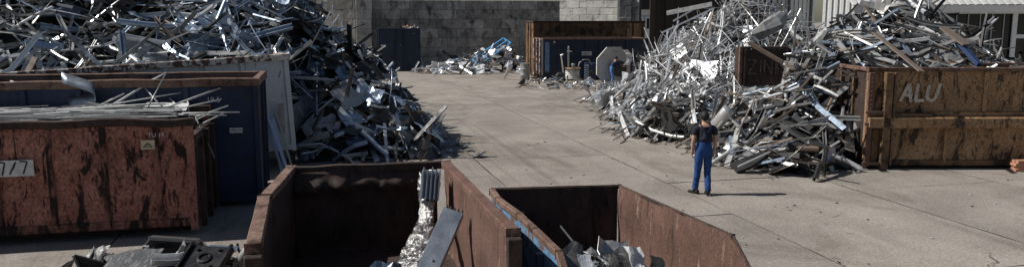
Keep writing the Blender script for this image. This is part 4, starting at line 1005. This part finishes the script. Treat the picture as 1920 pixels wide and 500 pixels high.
cu = [Vector(atd(x, y, 14.5)) for x, y in ((116, 146), (140, 153), (166, 161), (176, 167), (178, 177), (176, 186), (160, 188), (128, 190))]
def cuf(u, v):
    k = min(6, int(u * 7)); return cu[k].lerp(cu[k + 1], u * 7 - k) + Vector((-.05, .16, .20)) * (v - .5)
single('curled_sheet', MB().sheet(cuf, 14, 2, .012), 'galv', 'broad pale sheet curled into a hook on top of the rusty container', 'metal sheet', True)
single('white_board', MB().box(tuple(atd(312, 200, 14.55)), (.75, .42, .02), Matrix.Rotation(.22, 3, 'X') @ Matrix.Rotation(.05, 3, 'Y')), 'white_paint', 'flat white board lying on the rods at the right of the rusty container', 'board')

# ================================================================== what lies in the two skips
fp = [Vector(p) for p in (atd(806, 322, 11.55), atd(806, 352, 11.45), atd(801, 385, 11.25), atd(797, 410, 11.0), atd(788, 445, 10.5), atd(776, 480, 10.0), atd(760, 530, 9.5), atd(748, 600, 9.2))]
fr_ = [.15, .17, .11, .12, .15, .18, .22, .25]
fb = thing('foil_bundle', 'bundle of crumpled silver foil round a finned profile, leaning in the big skip', 'foil bundle', (0, 0, 0))
n_ = 26; V = []; segs = 64
for i in range(segs + 1):
    u = i / segs * 7; k = min(6, int(u)); c_ = fp[k].lerp(fp[k + 1], u - k); rr = fr_[k] + (fr_[k + 1] - fr_[k]) * (u - k)
    for a in range(n_):
        th = 2 * math.pi * a / n_
        w_ = 1 + .34 * nz(math.cos(th) * 1.6, math.sin(th) * 1.6, i * .06) + .30 * nz(math.cos(th + i * .03) * 4.5, math.sin(th + i * .03) * 4.5, i * .05) + random.uniform(-.05, .05)
        V.append(c_ + Vector((math.cos(th), math.sin(th) * .7, .12 * math.sin(th + i))) * rr * w_)
F = [(i * n_ + a, i * n_ + (a + 1) % n_, (i + 1) * n_ + (a + 1) % n_, (i + 1) * n_ + a) for i in range(segs) for a in range(n_)]
MB().add(V, F).build('foil_wrap', 'foil_wrap', fb, True)
top = fp[0]; ax = (fp[0] - fp[2]).normalized(); pm = MB()
for k in range(5): c_ = top + Vector((.97, -.24, 0)) * (k - 2) * .062; pm.bar(c_ - ax * .42 + Vector((0, -.16, 0)), c_ + ax * .05 + Vector((0, -.16, 0)), .016, .10, 0, (0, -1, 0))
pm.bar(top - ax * .42 + Vector((0, -.10, 0)), top + ax * .04 + Vector((0, -.10, 0)), .27, .015, 0, (0, -1, 0))
pm.build('finned_profile', 'galv', fb)
for k in (-1.9, .2): MB().tube([top + Vector((.97, -.24, 0)) * k * .062 + Vector((0, -.17, .04)), top + Vector((.97, -.24, 0)) * k * .062 + Vector((.01, -.17, .10)), top + Vector((.97, -.24, 0)) * (k + .5) * .062 + Vector((0, -.17, .05))], .012, 6).build('clip', 'bright', fb)
a, b = Vector(atd(851, 396, 10.0)), Vector(atd(772, 575, 9.2))
d = (b - a).normalized(); u_ = Vector((-.35, -1, .55)); sd = d.cross(u_).normalized(); u_ = sd.cross(d)
if u_.y > 0: u_ = -u_; sd = -sd
gp_ = thing('box_profile', 'big grey aluminium box profile with toothed end leaning in the open skip', 'metal profile', (0, 0, 0))
L = (b - a).length; Rm = Matrix((d, sd, u_)).transposed(); cc = (a + b) / 2
def gb(name, c_, dm_, mat): return MB().box(cc + Rm @ Vector(c_), dm_, Rm).build(name, mat, gp_, bevel=.004)
gb('front_face', (0, 0, .05), (L, .28, .012), 'galv'); gb('rear_face', (0, 0, -.05), (L, .28, .01), 'galv'); gb('side_face', (0, -.135, 0), (L - .01, .01, .088), 'galv'); gb('side_face', (0, .135, 0), (L - .01, .01, .088), 'galv')
for k in range(5): gb('fin', (-L / 2 + .03, -.11 + k * .055, -.005), (.16, .014, .082), 'dark')
hp_ = cc + Rm @ Vector((L * .04, -.03, .0575))
MB().lathe([(.018, 0), (.018, .003)], 12, tuple(hp_), rot=Matrix((sd, d.cross(sd) * -1 if False else u_.cross(sd), u_)).transposed()).build('hole', 'ink', gp_)
def dome(c, rx, ry, h, amp, seed, nx=12, ny=12):
    return MB().sheet(lambda u, v: (c[0] + (u - .5) * 2 * rx, c[1] + (v - .5) * 2 * ry, max(c[2] + .02, c[2] + h * (1 - max(abs(2 * u - 1), abs(2 * v - 1)) ** 2.4) + amp * nz(u * 4, v * 4, seed) + amp * .7 * abs(nz(u * 9, v * 9, seed)))), nx, ny, .008)
q = atd(735, 505, 9.6)
single('plastic_film', dome((q[0] - .05, q[1] + .1, .1), .42, .35, .46, .12, 3), 'navy_film', 'crumpled dark navy plastic film on the floor of the open skip', 'plastic film')
# heap in the small skip
qB = atd(1098, 470, 9.55)
def hB(x, y): return .72 - .62 * math.hypot((x - qB[0]) * .95, (y - qB[1] - .15) * .9) + .07 * nz(x * 4, y * 4)
HB = Heap('skip', hB, (2.6, 4.5, 8.0, 10.85), 'mound of shredded and crumpled dark metal in the smaller skip', 'mound in the smaller skip')
def mixB(a, b, c): return 'sheet' if random.random() < .85 else 'profile'
def toneB(a, b, c, k): r = random.random(); return 'dark' if r < .5 else 'grey' if r < .85 else 'bright' if r < .93 else 'bluish'
def skip_fill(hp, N, scl, mixf, tonef, lift, inside):
    mb = MB(); k = 0; x0, x1, y0, y1 = hp.region
    while k < N:
        x, y = random.uniform(x0, x1), random.uniform(y0, y1); h = hp.h(x, y)
        if h < .1: continue
        kind = mixf(0, 0, 0); i = random.randrange(len(LIB[kind])); sc = random.uniform(*scl); n = hp.normal(x, y)
        Rm = Matrix.Rotation(random.uniform(0, 6.3), 3, 'Z') @ Matrix.Rotation(random.gauss(0, .5), 3, 'X') @ Matrix.Rotation(random.gauss(0, .5), 3, 'Y')
        V = LIBNP[kind][i][2] * sc @ np.array(Rm).T + np.array((x, y, h + random.uniform(*lift)))
        if V[:, 2].min() < .09: V[:, 2] += .09 - V[:, 2].min()
        if not inside(V): k += .2; continue
        mb.add(V.tolist(), LIBNP[kind][i][3], TONES.index(tonef(0, 0, 0, kind))); k += 1
    return mb
insB = lambda V: V[:, 0].min() > 2.56 and V[:, 0].max() < 4.42 and V[:, 1].max() < 10.85 and V[:, 1].min() > 7.3
mb = skip_fill(HB, 150, (.18, .42), mixB, toneB, (-.08, .05), insB)
mb2 = skip_fill(Heap('s2', lambda x, y: hB(x, y) if math.hypot(x - qB[0], y - qB[1] - .15) < .38 else -1, HB.region, '', ''), 160, (.06, .12), lambda *a: 'sheet', toneB, (-.03, .06), insB)
mb.add(mb2.v, mb2.f); mb.mi[-len(mb2.f):] = mb2.mi
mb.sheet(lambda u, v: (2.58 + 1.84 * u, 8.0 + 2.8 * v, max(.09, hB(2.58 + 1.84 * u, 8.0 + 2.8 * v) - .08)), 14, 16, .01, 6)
tag(mb.build('scrap_mound', TONES + ['core']), 'mound of shredded and crumpled dark metal in the smaller skip', 'scrap mound', None, 'stuff')
for k, (x, y, d, L, W, r_, tn, nm, lb) in enumerate(((1194, 490, 9.15, .26, .36, (.9, .1, .15), 'white_paint', 'white_sheet', 'bright white sheet scrap at the right of the mound in the smaller skip'),
        (1163, 492, 9.2, .34, .30, (.8, .1, .1), 'dark', 'black_sheet', 'black sheet scrap left of the white one in the smaller skip'),
        (1099, 494, 9.05, .16, .24, (1.2, .0, .0), 'bright', 'metal_sheet', 'upright pale folded scrap low in the mound of the smaller skip'),
        (1145, 470, 9.3, .42, .30, (.8, .35, .3), 'grey', 'metal_sheet', 'large grey creased scrap on the right slope of the skip mound'),
        (1075, 478, 9.2, .38, .26, (.9, -.5, .5), 'grey', 'metal_sheet', 'wavy grey scrap on the left slope of the skip mound'),
        (1232, 494, 9.0, .16, .2, (1.0, .4, .1), 'dark', 'metal_sheet', 'dark pointed scrap beside the right wall of the smaller skip'))):
    o = single(nm, lib_sheet(L, W, .07, 400 + k, 5, 4), tn, lb, 'scrap sheet'); o.location = atd(x, y, d); o.rotation_euler = r_

# ================================================================== crushed parts on the ground, lower left
def hP(x, y):
    q_ = atd(330, 505, 10.3); return .50 - .35 * math.hypot((x - q_[0]) * .62, (y - q_[1]) * 1.0)
qP = atd(330, 505, 10.3)
HPp = Heap('parts', hP, (qP[0] - 2.0, qP[0] + 1.35, qP[1] - 1.4, qP[1] + 1.2), '', '')
mb = skip_fill(HPp, 110, (.3, .65), lambda *a: random.choice(('sheet', 'sheet', 'profile')), lambda a, b, c, k: 'dark' if random.random() < .88 else 'grey', (-.26, -.06), lambda V: V[:, 0].max() < -.95 and np.ptp(V[:, 2]) < .42 and V[:, 2].max() < .62)
tag(mb.build('scrap_heap', TONES[:3] + ['black_part'] + TONES[4:]), 'low heap of blackened crushed parts on the ground beside the big skip', 'scrap heap', None, 'stuff')
def local(px, py, d, rx, ry, rz): 
    return Matrix.Translation(atd(px, py, d)) @ Matrix.Rotation(rz, 4, 'Z') @ Matrix.Rotation(rx, 4, 'X') @ Matrix.Rotation(ry, 4, 'Y')
t = thing('radiator', 'black radiator with a ribbed silver top edge standing in the parts heap', 'radiator'); t.matrix_world = local(326, 466, 10.9, -.12, .07, R(-14))
MB().bx(-.34, .34, -.06, .06, -.28, .12).build('core', 'black_part', t)
m = MB().bx(-.35, .35, -.075, .075, .122, .15)
for k in range(26): m.bx(-.345 + k * .0268, -.330 + k * .0268, -.08, .08, .151, .168)
m.build('ribbed_tank', 'grey', t); MB().tube([(-.36, 0, 0), (-.45, 0, .01)], .02, 8).build('pipe_stub', 'bright', t)
o = single('metal_sheet', lib_sheet(.75, .6, .012, 500), 'scratched', 'dark sheet with pale scratches lying flat on the parts heap', 'metal sheet'); o.matrix_world = local(246, 492, 10.2, .28, -.06, R(-10))
t = thing('corner_plate', 'black angled plate with a pale edge at the left tip of the parts heap', 'metal plate'); t.matrix_world = local(172, 492, 10.3, .2, 0, R(-14))
MB().prism([(-.22, .12), (.16, .0), (.26, -.06), (.0, -.3), (-.12, -.3)], 0, .03).build('plate', 'black_part', t); MB().bar((-.225, -.012, .125), (-.12, -.012, -.3), .03, .03).build('edge_strip', 'grey', t)
t = thing('engine_cover', 'black ribbed engine cover with pale edges at the right of the parts heap', 'engine cover'); t.matrix_world = local(384, 486, 10.2, .45, .05, R(-20))
MB().bx(-.32, .32, -.26, .26, -.05, .03).build('plate', 'black_part', t, bevel=.02)
for x in (-.30, .26): MB().bx(x, x + .05, -.27, .27, .033, .08).build('rib', 'black_part', t, bevel=.01)
MB().lathe([(.10, .03), (.10, .05), (.07, .055), (.07, .032)], 18).build('ring', 'black_part', t)
for x, y in ((-.15, .15), (.15, .17), (.14, -.15)): MB().lathe([(.03, .033), (.025, .06)], 10, (x, y, 0)).build('boss', 'black_part', t)
o = single('roller', MB().lathe([(.05, -.3), (.075, -.27), (.075, .27), (.05, .3)], 14), 'grey', 'grey roller tilted against the big skip end of the parts heap', 'roller', True); o.matrix_world = local(456, 482, 10.3, .9, .35, 0)
o = single('blue_strip', MB().bx(-.2, .2, -.08, .08, -.006, .006), 'bluish', 'small blue grey sheet lying behind the engine cover', 'metal sheet'); o.matrix_world = local(418, 465, 10.8, .2, .08, -.2)
o = single('bent_bracket', lib_profile(.5, [(-.08, .09), (-.08, 0), (.08, 0), (.08, .09)], .012, 5, .5), 'bright', 'pale bent bracket between the scratched sheet and the engine cover', 'bracket'); o.matrix_world = local(320, 492, 10.2, .3, .2, .2)
o = single('bent_bracket', lib_profile(.4, [(-.06, .07), (-.06, 0), (.06, 0)], .012, 8, .6), 'grey', 'grey curved bracket leaning on the radiator', 'bracket'); o.matrix_world = local(342, 470, 10.6, .6, -.9, .3)

# ================================================================== junk before the far container
q = atz(984, 152)
t = thing('steel_drum', 'grey steel drum standing at the left corner of the far dark blue container', 'drum', (q[0], q[1], 0))
MB().lathe([(.28, 0), (.29, .01), (.29, .36), (.305, .38), (.29, .40), (.29, .72), (.305, .74), (.29, .76), (.29, 1.08), (.30, 1.1), (.27, 1.1), (.27, 1.07)], 22).build('shell', 'drum', t, True); MB().lathe([(.31, 1.09), (.31, 1.115), (.28, 1.115)], 22).build('rim', 'drum', t)
q = atz(1073, 156)
t = thing('ribbed_tub', 'round ribbed tub on legs with a wooden lid before the far container', 'tub', (q[0], q[1], 0))
pr = [(.30, .25)]
for k in range(6): pr += [(.42, .27 + k * .1), (.44, .30 + k * .1), (.42, .345 + k * .1)]
MB().lathe(pr, 22).build('shell', 'hopper_edge', t); MB().lathe([(.5, .872), (.5, .915)], 18).build('lid', 'wood', t)
for k in range(4):
    a = k * 1.57 + .5; MB().bx(-.03, .03, -.03, .03, 0, .5).build('leg', 'drum', t, loc=(.44 * math.cos(a), .44 * math.sin(a), 0))
MB().lathe([(.12, .918), (.12, 1.15), (.10, 1.18)], 14, (.05, 0, 0)).build('can', 'drum', t)
single('upright_pole', MB().tube([atz(1066, 150), atd(1066, 88, 44.2)], .05, 8).tube([atd(1063, 96, 44.15), atd(1072, 97, 44.15)], .04, 6), 'drum', 'tall grey pole with a short cross tap standing behind the ribbed tub', 'pole')
single('leaning_pipe', MB().tube([Vector(atz(1058, 150)) + Vector((0, 0, .05)), atd(1052, 104, 44.4), atd(1056, 102, 44.4)], .045, 8), 'bright', 'pale crooked pipe leaning on the far container left of the tub', 'pipe')
t = thing('blue_pump', 'blue pump unit with pale fins before the far container', 'pump', tuple(atz(1106, 152)[:2]) + (0,), R(-14))
MB().bx(-.35, .35, -.2, .2, .1, 1.15).build('housing', 'plastic_blue', t, bevel=.02)
for k in range(6): MB().bx(-.34, -.1, -.235, -.203, .25 + k * .14, .32 + k * .14).build('fin', 'bright', t)
MB().lathe([(.16, 0), (.16, .2)], 14, (.12, -.202, .55), rot=Matrix.Rotation(R(90), 3, 'X')).build('motor', 'dark', t)
for x in (-.28, .28): MB().bx(x - .04, x + .04, -.24, .24, 0, .098).build('foot', 'dark', t)
single('bent_hose', MB().tube([atd(1083, 133, 44.3), atd(1086, 118, 44.3), atd(1094, 112, 44.3), atd(1104, 112, 44.4), atd(1110, 122, 44.4)], .03, 7), 'drum', 'grey hose arching from the tub to the blue pump', 'hose', True)
tr = MB(); tr.lathe([(.16, -.08), (.3, -.1), (.34, -.04), (.34, .04), (.3, .1), (.16, .08)], 20)
o = single('old_wheel', tr, 'black_rubber', 'small dark wheel lying against the left of the ribbed tub', 'wheel', True); o.location = Vector(atz(1052, 156)) + Vector((0, .1, .33)); o.rotation_euler = (R(80), 0, R(-20))
for k in range(4):
    x = 987 + k * 4.6; a = Vector(atz(x + 1, 144)) + Vector((0, 0, .02)); b = Vector(atd(x + 1.5, 107, 46.0 - k * .4))
    single('pallet_board', stick(a, b, .11, .03, (.3, -1, .2)), 'wood', ['leftmost', 'second', 'third', 'rightmost'][k] + ' of four brown boards leaning on the end of the far container', 'board', False, 'brown boards leaning on the far container')
q = atz(955, 131)
t = thing('dark_chest', 'dark ribbed chest with an open black side before the low far heap', 'chest', (q[0] - .6, q[1], 0), R(-14))
MB().bx(0, .65, .02, .7, .02, .72).build('body', 'dark', t, bevel=.02)
for k in range(4): MB().bx(.01, .64, -.02, .018, .06 + k * .17, .17 + k * .17).build('rib', 'hopper', t)
MB().bx(.655, 1.2, .1, .75, .05, .75).build('door', 'ink', t, bevel=.02)  # black box painted as the dark inside of the chest's open side
single('tapered_leg', MB().tube([Vector(atz(945, 148)) + Vector((0, 0, .05)), atd(957, 124, 48.5)], [.05, .16], 9), 'bright', 'pale tapered metal leg propped before the dark chest', 'metal leg')
# blue frame leaning on the low heap
t = thing('ladder_frame', 'sky blue welded frame lying slanted on the low heap at the wall', 'frame')
P0, P1, P2, P3 = (Vector(p) for p in (atd(886, 112, 57.5), atd(944, 72, 60), atd(958, 81, 59.4), atd(900, 122, 56.6)))
for a, b in ((P0, P1), (P1, P2), (P2, P3), (P3, P0), (P0.lerp(P3, .5), P1.lerp(P2, .5))): MB().bar(a, b, .1, .1).build('rail', 'frame_blue', t)
for k in (.3, .6): MB().bar(P0.lerp(P1, k), P3.lerp(P2, k), .07, .07).build('crossbar', 'frame_blue', t)
single('pale_bracing', MB().bar(atd(905, 128, 56), atd(915, 115, 56), .06, .06).bar(atd(915, 115, 56), atd(955, 114, 56), .06, .06).bar(atd(955, 114, 56), atd(948, 122, 56), .06, .06), 'bright', 'pale trestle frame lying before the blue frame', 'frame')
o = single('white_bucket', MB().lathe([(.20, -.25), (.26, .25), (.24, .25), (.19, -.22)], 16), 'drum', 'pale bucket lying on its side at the foot of the dark wall', 'bucket', True); o.location = Vector(atz(809, 120)) + Vector((0, 0, .27)); o.rotation_euler = (0, R(90), R(-10))
o = single('worn_wheel', MB().lathe([(.2, -.1), (.34, -.12), (.4, -.05), (.4, .05), (.34, .12), (.2, .1)], 18), 'black_rubber', 'dark wheel leaning on the wall right of the navy container', 'wheel', True); o.location = Vector(atz(795, 122)) + Vector((0, .2, .4)); o.rotation_euler = (R(70), 0, .3)
o = single('dark_sheet', lib_sheet(2.2, .9, .08, 601), 'dark', 'dark slanted sheet leaning at the foot of the wall by the low heap', 'metal sheet'); o.location = Vector(atd(852, 108, 61)); o.rotation_euler = (.4, .45, 0)
# scrap on the navy container
for k in range(7):
    o = single('scrap_bundle', lib_sheet(random.uniform(.3, .7), .3, .15, 700 + k, 4, 3), ['brown', 'bright', 'brick', 'brown', 'bright', 'brown', 'bright'][k], ['brownish', 'pale', 'reddish', 'bent brownish', 'bent pale', 'small brownish', 'small pale'][k] + ' scrap lying on top of the navy container', 'scrap', False, 'scrap on top of the navy container')
    o.location = Vector(atd(750 + k * 5, 51, 58.4 + (k % 3) * .3)) + Vector((0, 0, .0)); o.rotation_euler = (random.uniform(-.4, .4), random.uniform(-.4, .4), random.uniform(0, 6))
MBc = MB().bx(.06, 3.04, .08, 2.5, 3.0, 3.06).build('cover', 'dark', LC)
# octagonal hopper
hc = Vector(atd(1150, 127, 44.6)); hc.z = 1.13
t = thing('octagonal_hopper', 'big grey octagonal hopper with a round opening behind the far worker', 'hopper'); 
t.matrix_world = Matrix.Translation(hc) @ Matrix.Rotation(R(8), 4, 'Z') @ Matrix.Rotation(R(90), 4, 'X') @ Matrix.Rotation(R(22.5), 4, 'Z')
MB().lathe([(.45, -.55), (.80, -.5), (1.14, -.12), (1.14, .0), (1.08, .02)], 8).build('shell', 'hopper', t)
MB().lathe([(1.145, -.05), (1.185, -.05), (1.185, .05), (1.145, .05)], 8).build('flange', 'hopper_edge', t)
MB().lathe([(.42, .03), (.42, .045)], 22, (.28, -.28, 0)).build('opening', 'ink', t); MB().lathe([(.43, .03), (.47, .03), (.47, .09), (.43, .09)], 22, (.28, -.28, 0)).build('opening_ring', 'hopper', t)
single('hanging_strip', MB().sheet(lambda u, v: Vector(atd(1168 + 10 * v + 8 * math.sin(u * 3), 94 + 28 * u, 44.0)) + Vector((0, .1 * nz(u * 5, v), 0)), 8, 2, .02), 'bright', 'white bent strip hanging over the top right of the hopper', 'metal strip')

# ================================================================== people
def skin_mesh(nodes, edges, root, sub=2):
    bm = bmesh.new(); lay = bm.verts.layers.skin.verify(); vs = []
    for co, rx, ry in nodes:
        v = bm.verts.new(co); v[lay].radius = (rx, ry); vs.append(v)
    vs[root][lay].use_root = True
    for a, b in edges: bm.edges.new((vs[a], vs[b]))
    me = bpy.data.meshes.new('skin'); bm.to_mesh(me); bm.free()
    o = bpy.data.objects.new('skin', me); COL.objects.link(o)
    sk = o.modifiers.new('s', 'SKIN'); sk.use_smooth_shade = True
    sb = o.modifiers.new('d', 'SUBSURF'); sb.levels = sub; sb.render_levels = sub
    out = bpy.data.meshes.new_from_object(o.evaluated_get(bpy.context.evaluated_depsgraph_get()))
    V = [tuple(v.co) for v in out.vertices]; F = [tuple(p.vertices) for p in out.polygons]
    bpy.data.objects.remove(o); bpy.data.meshes.remove(out); return V, F
def chain(nodes, edges, pts, parent=None):
    for co, rx, ry in pts:
        nodes.append((co, rx, ry)); i = len(nodes) - 1
        if parent is not None: edges.append((parent, i))
        parent = i
    return parent
def person(label, loc, rz, J, cloth):
    """J: joints in metres, person faces +y"""
    t = thing('person', label, 'person', loc, rz)
    V3 = Vector; N = []; E = []
    pel = chain(N, E, [(J['pelvis'], .145, .10)])
    ch = chain(N, E, [(J['waist'], .13, .095), (J['chest'], .155, .115), (J['top'], .11, .085)], pel)
    nk = chain(N, E, [(J['neck'], .058, .058), (J['chin'], .068, .078), (J['head'], .078, .098), (J['crown'], .055, .065)], ch)
    for sd in 'lr':
        chain(N, E, [(J['sh' + sd], .062, .062), (J['el' + sd], .045, .045), (J['wr' + sd], .030, .034), (J['ha' + sd], .022, .042)], ch)
        chain(N, E, [(J['hip' + sd], .092, .095), (J['kn' + sd], .062, .064), (J['an' + sd], .042, .046)], pel)
    m = MB().add(*skin_mesh(N, E, 0))
    for sd in 'lr':                                            # fingers and thumb
        h, w_ = V3(J['ha' + sd]), V3(J['wr' + sd]); d = (h - w_).normalized(); side = V3(J['fs' + sd]).normalized(); cu_ = d.cross(side).normalized()
        for k, fl in enumerate((.068, .08, .075, .058)):
            b = h + side * (k - 1.5) * -.019; m.tube([b - d * .01, b + d * fl * .5, b + d * fl * .8 + cu_ * fl * .3, b + d * fl * .85 + cu_ * fl * .55], [.0095, .009, .008, .006], 6)
        b = h - d * .03 + side * .03; m.tube([b, b + side * .025 + d * .03, b + side * .028 + d * .058], [.011, .010, .007], 6)
    hd, cr = V3(J['head']), V3(J['crown']); fwd = V3(J['face']).normalized(); lat = fwd.cross(V3((0, 0, 1))).normalized()
    m.tube([hd + fwd * .088 + V3((0, 0, .0)), hd + fwd * .115 - V3((0, 0, .03)), hd + fwd * .09 - V3((0, 0, .045))], [.010, .017, .012], 6)
    for sg in (-1, 1):
        m.lathe([(.012, -.010), (.026, -.004), (.028, .006), (.014, .012)], 10, tuple(hd + lat * sg * .082 - V3((0, 0, .02))), rot=Matrix.Rotation(R(90), 3, 'Y'))
    body = m.build('body', 'skin', t, True)
    face = MB()
    for sg in (-1, 1): face.lathe([(.009, -.003), (.011, 0), (.009, .004)], 8, tuple(hd + fwd * .098 + lat * sg * .032 + V3((0, 0, .012))), rot=Matrix.Rotation(R(90), 3, 'X'))
    face.bar(hd + fwd * .092 + lat * -.022 - V3((0, 0, .062)), hd + fwd * .092 + lat * .022 - V3((0, 0, .062)), .008, .008)
    face.build('eyes_and_mouth', 'hair', body)
    # hair / cap
    hr = MB(); 
    hv = []; nu, nv = 14, 8
    for j in range(nv + 1):
        ph = j / nv * 1.75
        for i in range(nu):
            th = 2 * math.pi * i / nu; dr = lat * math.cos(th) * .098 + fwd * math.sin(th) * .118
            back = .5 - .5 * math.sin(th); phx = ph * (.64 + .80 * back)
            hv.append(hd + V3((0, 0, .012)) - fwd * .004 + dr * math.sin(phx) * (1 + .02 * math.sin(i * 3)) + V3((0, 0, .118)) * math.cos(phx))
    hr.add(hv, [(j * nu + i, (j + 1) * nu + i, (j + 1) * nu + (i + 1) % nu, j * nu + (i + 1) % nu) for j in range(nv) for i in range(nu)])
    hr.build('hair', 'hair', t, True)
    # shirt
    N = []; E = []
    a = chain(N, E, [(J['waist'], .150, .115), (J['chest'], .178, .135), (J['top'], .128, .10)])
    chain(N, E, [(V3(J['top']).lerp(V3(J['neck']), .55), .075, .075)], a)
    for sd in 'lr':
        sl_ = V3(J['sh' + sd]).lerp(V3(J['el' + sd]), cloth['sleeve']); chain(N, E, [(J['sh' + sd], .084, .084), (sl_, .066, .066)] + ([] if cloth['sleeve'] < .9 else [(V3(J['el' + sd]).lerp(V3(J['wr' + sd]), .85), .048, .048)]), a)
    MB().add(*skin_mesh(N, E, 1)).build('shirt', cloth['shirt'], t, True)
    # dungarees
    N = []; E = []
    p_ = chain(N, E, [(J['pelvis'], .168, .135)]); chain(N, E, [(V3(J['pelvis']).lerp(V3(J['waist']), .8), .160, .130), (V3(J['waist']).lerp(V3(J['chest']), .35), .152, .135)], p_)
    for sd in 'lr':
        kn, an = V3(J['kn' + sd]), V3(J['an' + sd])
        chain(N, E, [(V3(J['hip' + sd]) - V3((0, 0, .03)), .110, .116), (V3(J['hip' + sd]).lerp(kn, .55), .088, .096), (kn, .072, .078), (kn.lerp(an, .55), .066, .072), (an + V3((0, 0, .03)), .070, .076), (an - V3((0, 0, .03)), .066, .074)], p_)
    tr_ = MB().add(*skin_mesh(N, E, 0))
    tr_.v = [tuple(V3(p) + V3((nz(p[0] * 9, p[1] * 9, p[2] * 14), nz(p[0] * 9 + 4, p[1] * 9, p[2] * 14), 0)) * .012) for p in tr_.v]
    tr_.build('dungarees', cloth['trousers'], t, True)
    c_ = V3(J['chest']); tp = V3(J['top']); sag = V3(J['back']).normalized()
    if cloth['straps']:
        b0 = c_ + sag * .155 - V3((0, 0, .13)); bib = MB().sheet(lambda u, v: b0 + V3(J['latx']) * (u - .5) * (.23 - .13 * v) + V3((0, 0, .20 * v)) - sag * (.012 * v + .25 * (u - .5) ** 2), 4, 4, .012); bib.build('back_bib', 'strap_cloth', t, True)
        for sg in (-1, 1):
            x_ = V3(J['latx']) * sg
            MB().sheet(lambda u, v: [b0 + V3((0, 0, .18)) - sag * .008 + x_ * .04, c_ + sag * .125 + V3((0, 0, .12)) + x_ * .075, tp + V3((0, 0, .085)) + x_ * .105 + sag * .01, c_ - sag * .12 + V3((0, 0, .11)) + x_ * .095, c_ - sag * .145 + x_ * .08 - V3((0, 0, .08))][min(4, int(u * 4 + .5))] + x_ * (v - .5) * .045, 4, 1, .010).build('strap', 'strap_cloth', t)
    for sd in 'lr':                                            # boots
        an = V3(J['an' + sd]); tv = V3(J['toe' + sd]); d = V3((tv.x - an.x, tv.y - an.y, 0)).normalized(); s2 = V3((-d.y, d.x, 0)); lift_ = J['fz' + sd]; tip = J.get('ft' + sd, 0.0)
        prof = [(-.085, .038, .10), (-.04, .042, .115), (.03, .044, .10), (.10, .05, .072), (.16, .048, .06), (.195, .03, .045)]
        V = []; nn = 10
        for x_, hw, hh in prof:
            for k in range(nn):
                a = 2 * math.pi * k / nn; yy = math.cos(a) * hw; zz = max(0, hh * .5 + math.sin(a) * hh * .62); zz = min(zz, hh)
                V.append(V3((an.x, an.y, 0)) + d * (x_ * math.cos(tip)) + s2 * yy + V3((0, 0, zz + lift_ - (x_ - .19) * math.sin(tip))))
        F = [(i * nn + k, i * nn + (k + 1) % nn, (i + 1) * nn + (k + 1) % nn, (i + 1) * nn + k) for i in range(5) for k in range(nn)] + [tuple(range(nn)), tuple(5 * nn + k for k in range(nn - 1, -1, -1))]
        bt = MB().add(V, F).tube([an + V3((0, 0, .06)), V3((an.x, an.y, lift_ + .06))], [.055, .052], 10)
        bt.build('boot', 'boot', t, True)
    return t
J1 = dict(pelvis=(0, 0, .97), waist=(0, .0, 1.14), chest=(0, -.005, 1.33), top=(0, -.005, 1.47), neck=(0, .01, 1.545), chin=(0, .035, 1.61), head=(0, .035, 1.68), crown=(0, .03, 1.775),
          shl=(-.20, -.005, 1.445), ell=(-.248, -.03, 1.17), wrl=(-.242, .03, .93), hal=(-.238, .05, .855), fsl=(.35, 1, 0),
          shr=(.20, -.005, 1.445), elr=(.245, -.02, 1.17), wrr=(.232, .06, .93), har=(.226, .085, .855), fsr=(-.35, 1, 0),
          hipl=(-.095, .0, .92), knl=(-.115, .03, .50), anl=(-.135, .10, .105), toel=(-.23, .25, 0), fzl=.0, ftl=.0,
          hipr=(.095, .0, .92), knr=(.10, .03, .50), anr=(.085, -.10, .105), toer=(.10, .1, 0), fzr=.0,
          face=(.15, 1, -.1), back=(0, -1, 0), latx=(1, 0, 0))
pm_ = atz(1317, 364)
person('man walking away in black T-shirt and bright blue dungarees beside the right scrap heap', (pm_[0], pm_[1], 0), R(-12), J1, dict(shirt='shirt', trousers='denim', sleeve=.62, straps=True))
J2 = dict(pelvis=(0, -.05, .95), waist=(0, .0, 1.11), chest=(0, .09, 1.29), top=(0, .14, 1.42), neck=(0, .19, 1.49), chin=(0, .24, 1.53), head=(0, .25, 1.60), crown=(0, .25, 1.69),
          shl=(-.19, .14, 1.39), ell=(-.22, .36, 1.22), wrl=(-.15, .58, 1.20), hal=(-.14, .66, 1.20), fsl=(.3, 0, 1),
          shr=(.19, .14, 1.39), elr=(.22, .38, 1.16), wrr=(.14, .60, 1.13), har=(.13, .68, 1.13), fsr=(-.3, 0, 1),
          hipl=(-.095, -.04, .90), knl=(-.11, .06, .50), anl=(-.13, .05, .105), toel=(-.15, .3, 0), fzl=.0,
          hipr=(.095, -.04, .90), knr=(.11, .03, .49), anr=(.13, -.10, .105), toer=(.15, .1, 0), fzr=.0,
          face=(0, 1, -.35), back=(0, -1, .25), latx=(1, 0, 0))
pm_ = atz(1147, 162)
person('far worker in dark blue jacket and faded blue trousers reaching forward by the grey hopper', (pm_[0], pm_[1], 0), R(-95), J2, dict(shirt='navy_cloth', trousers='denim_pale', sleeve=1.0, straps=False))
#PART6
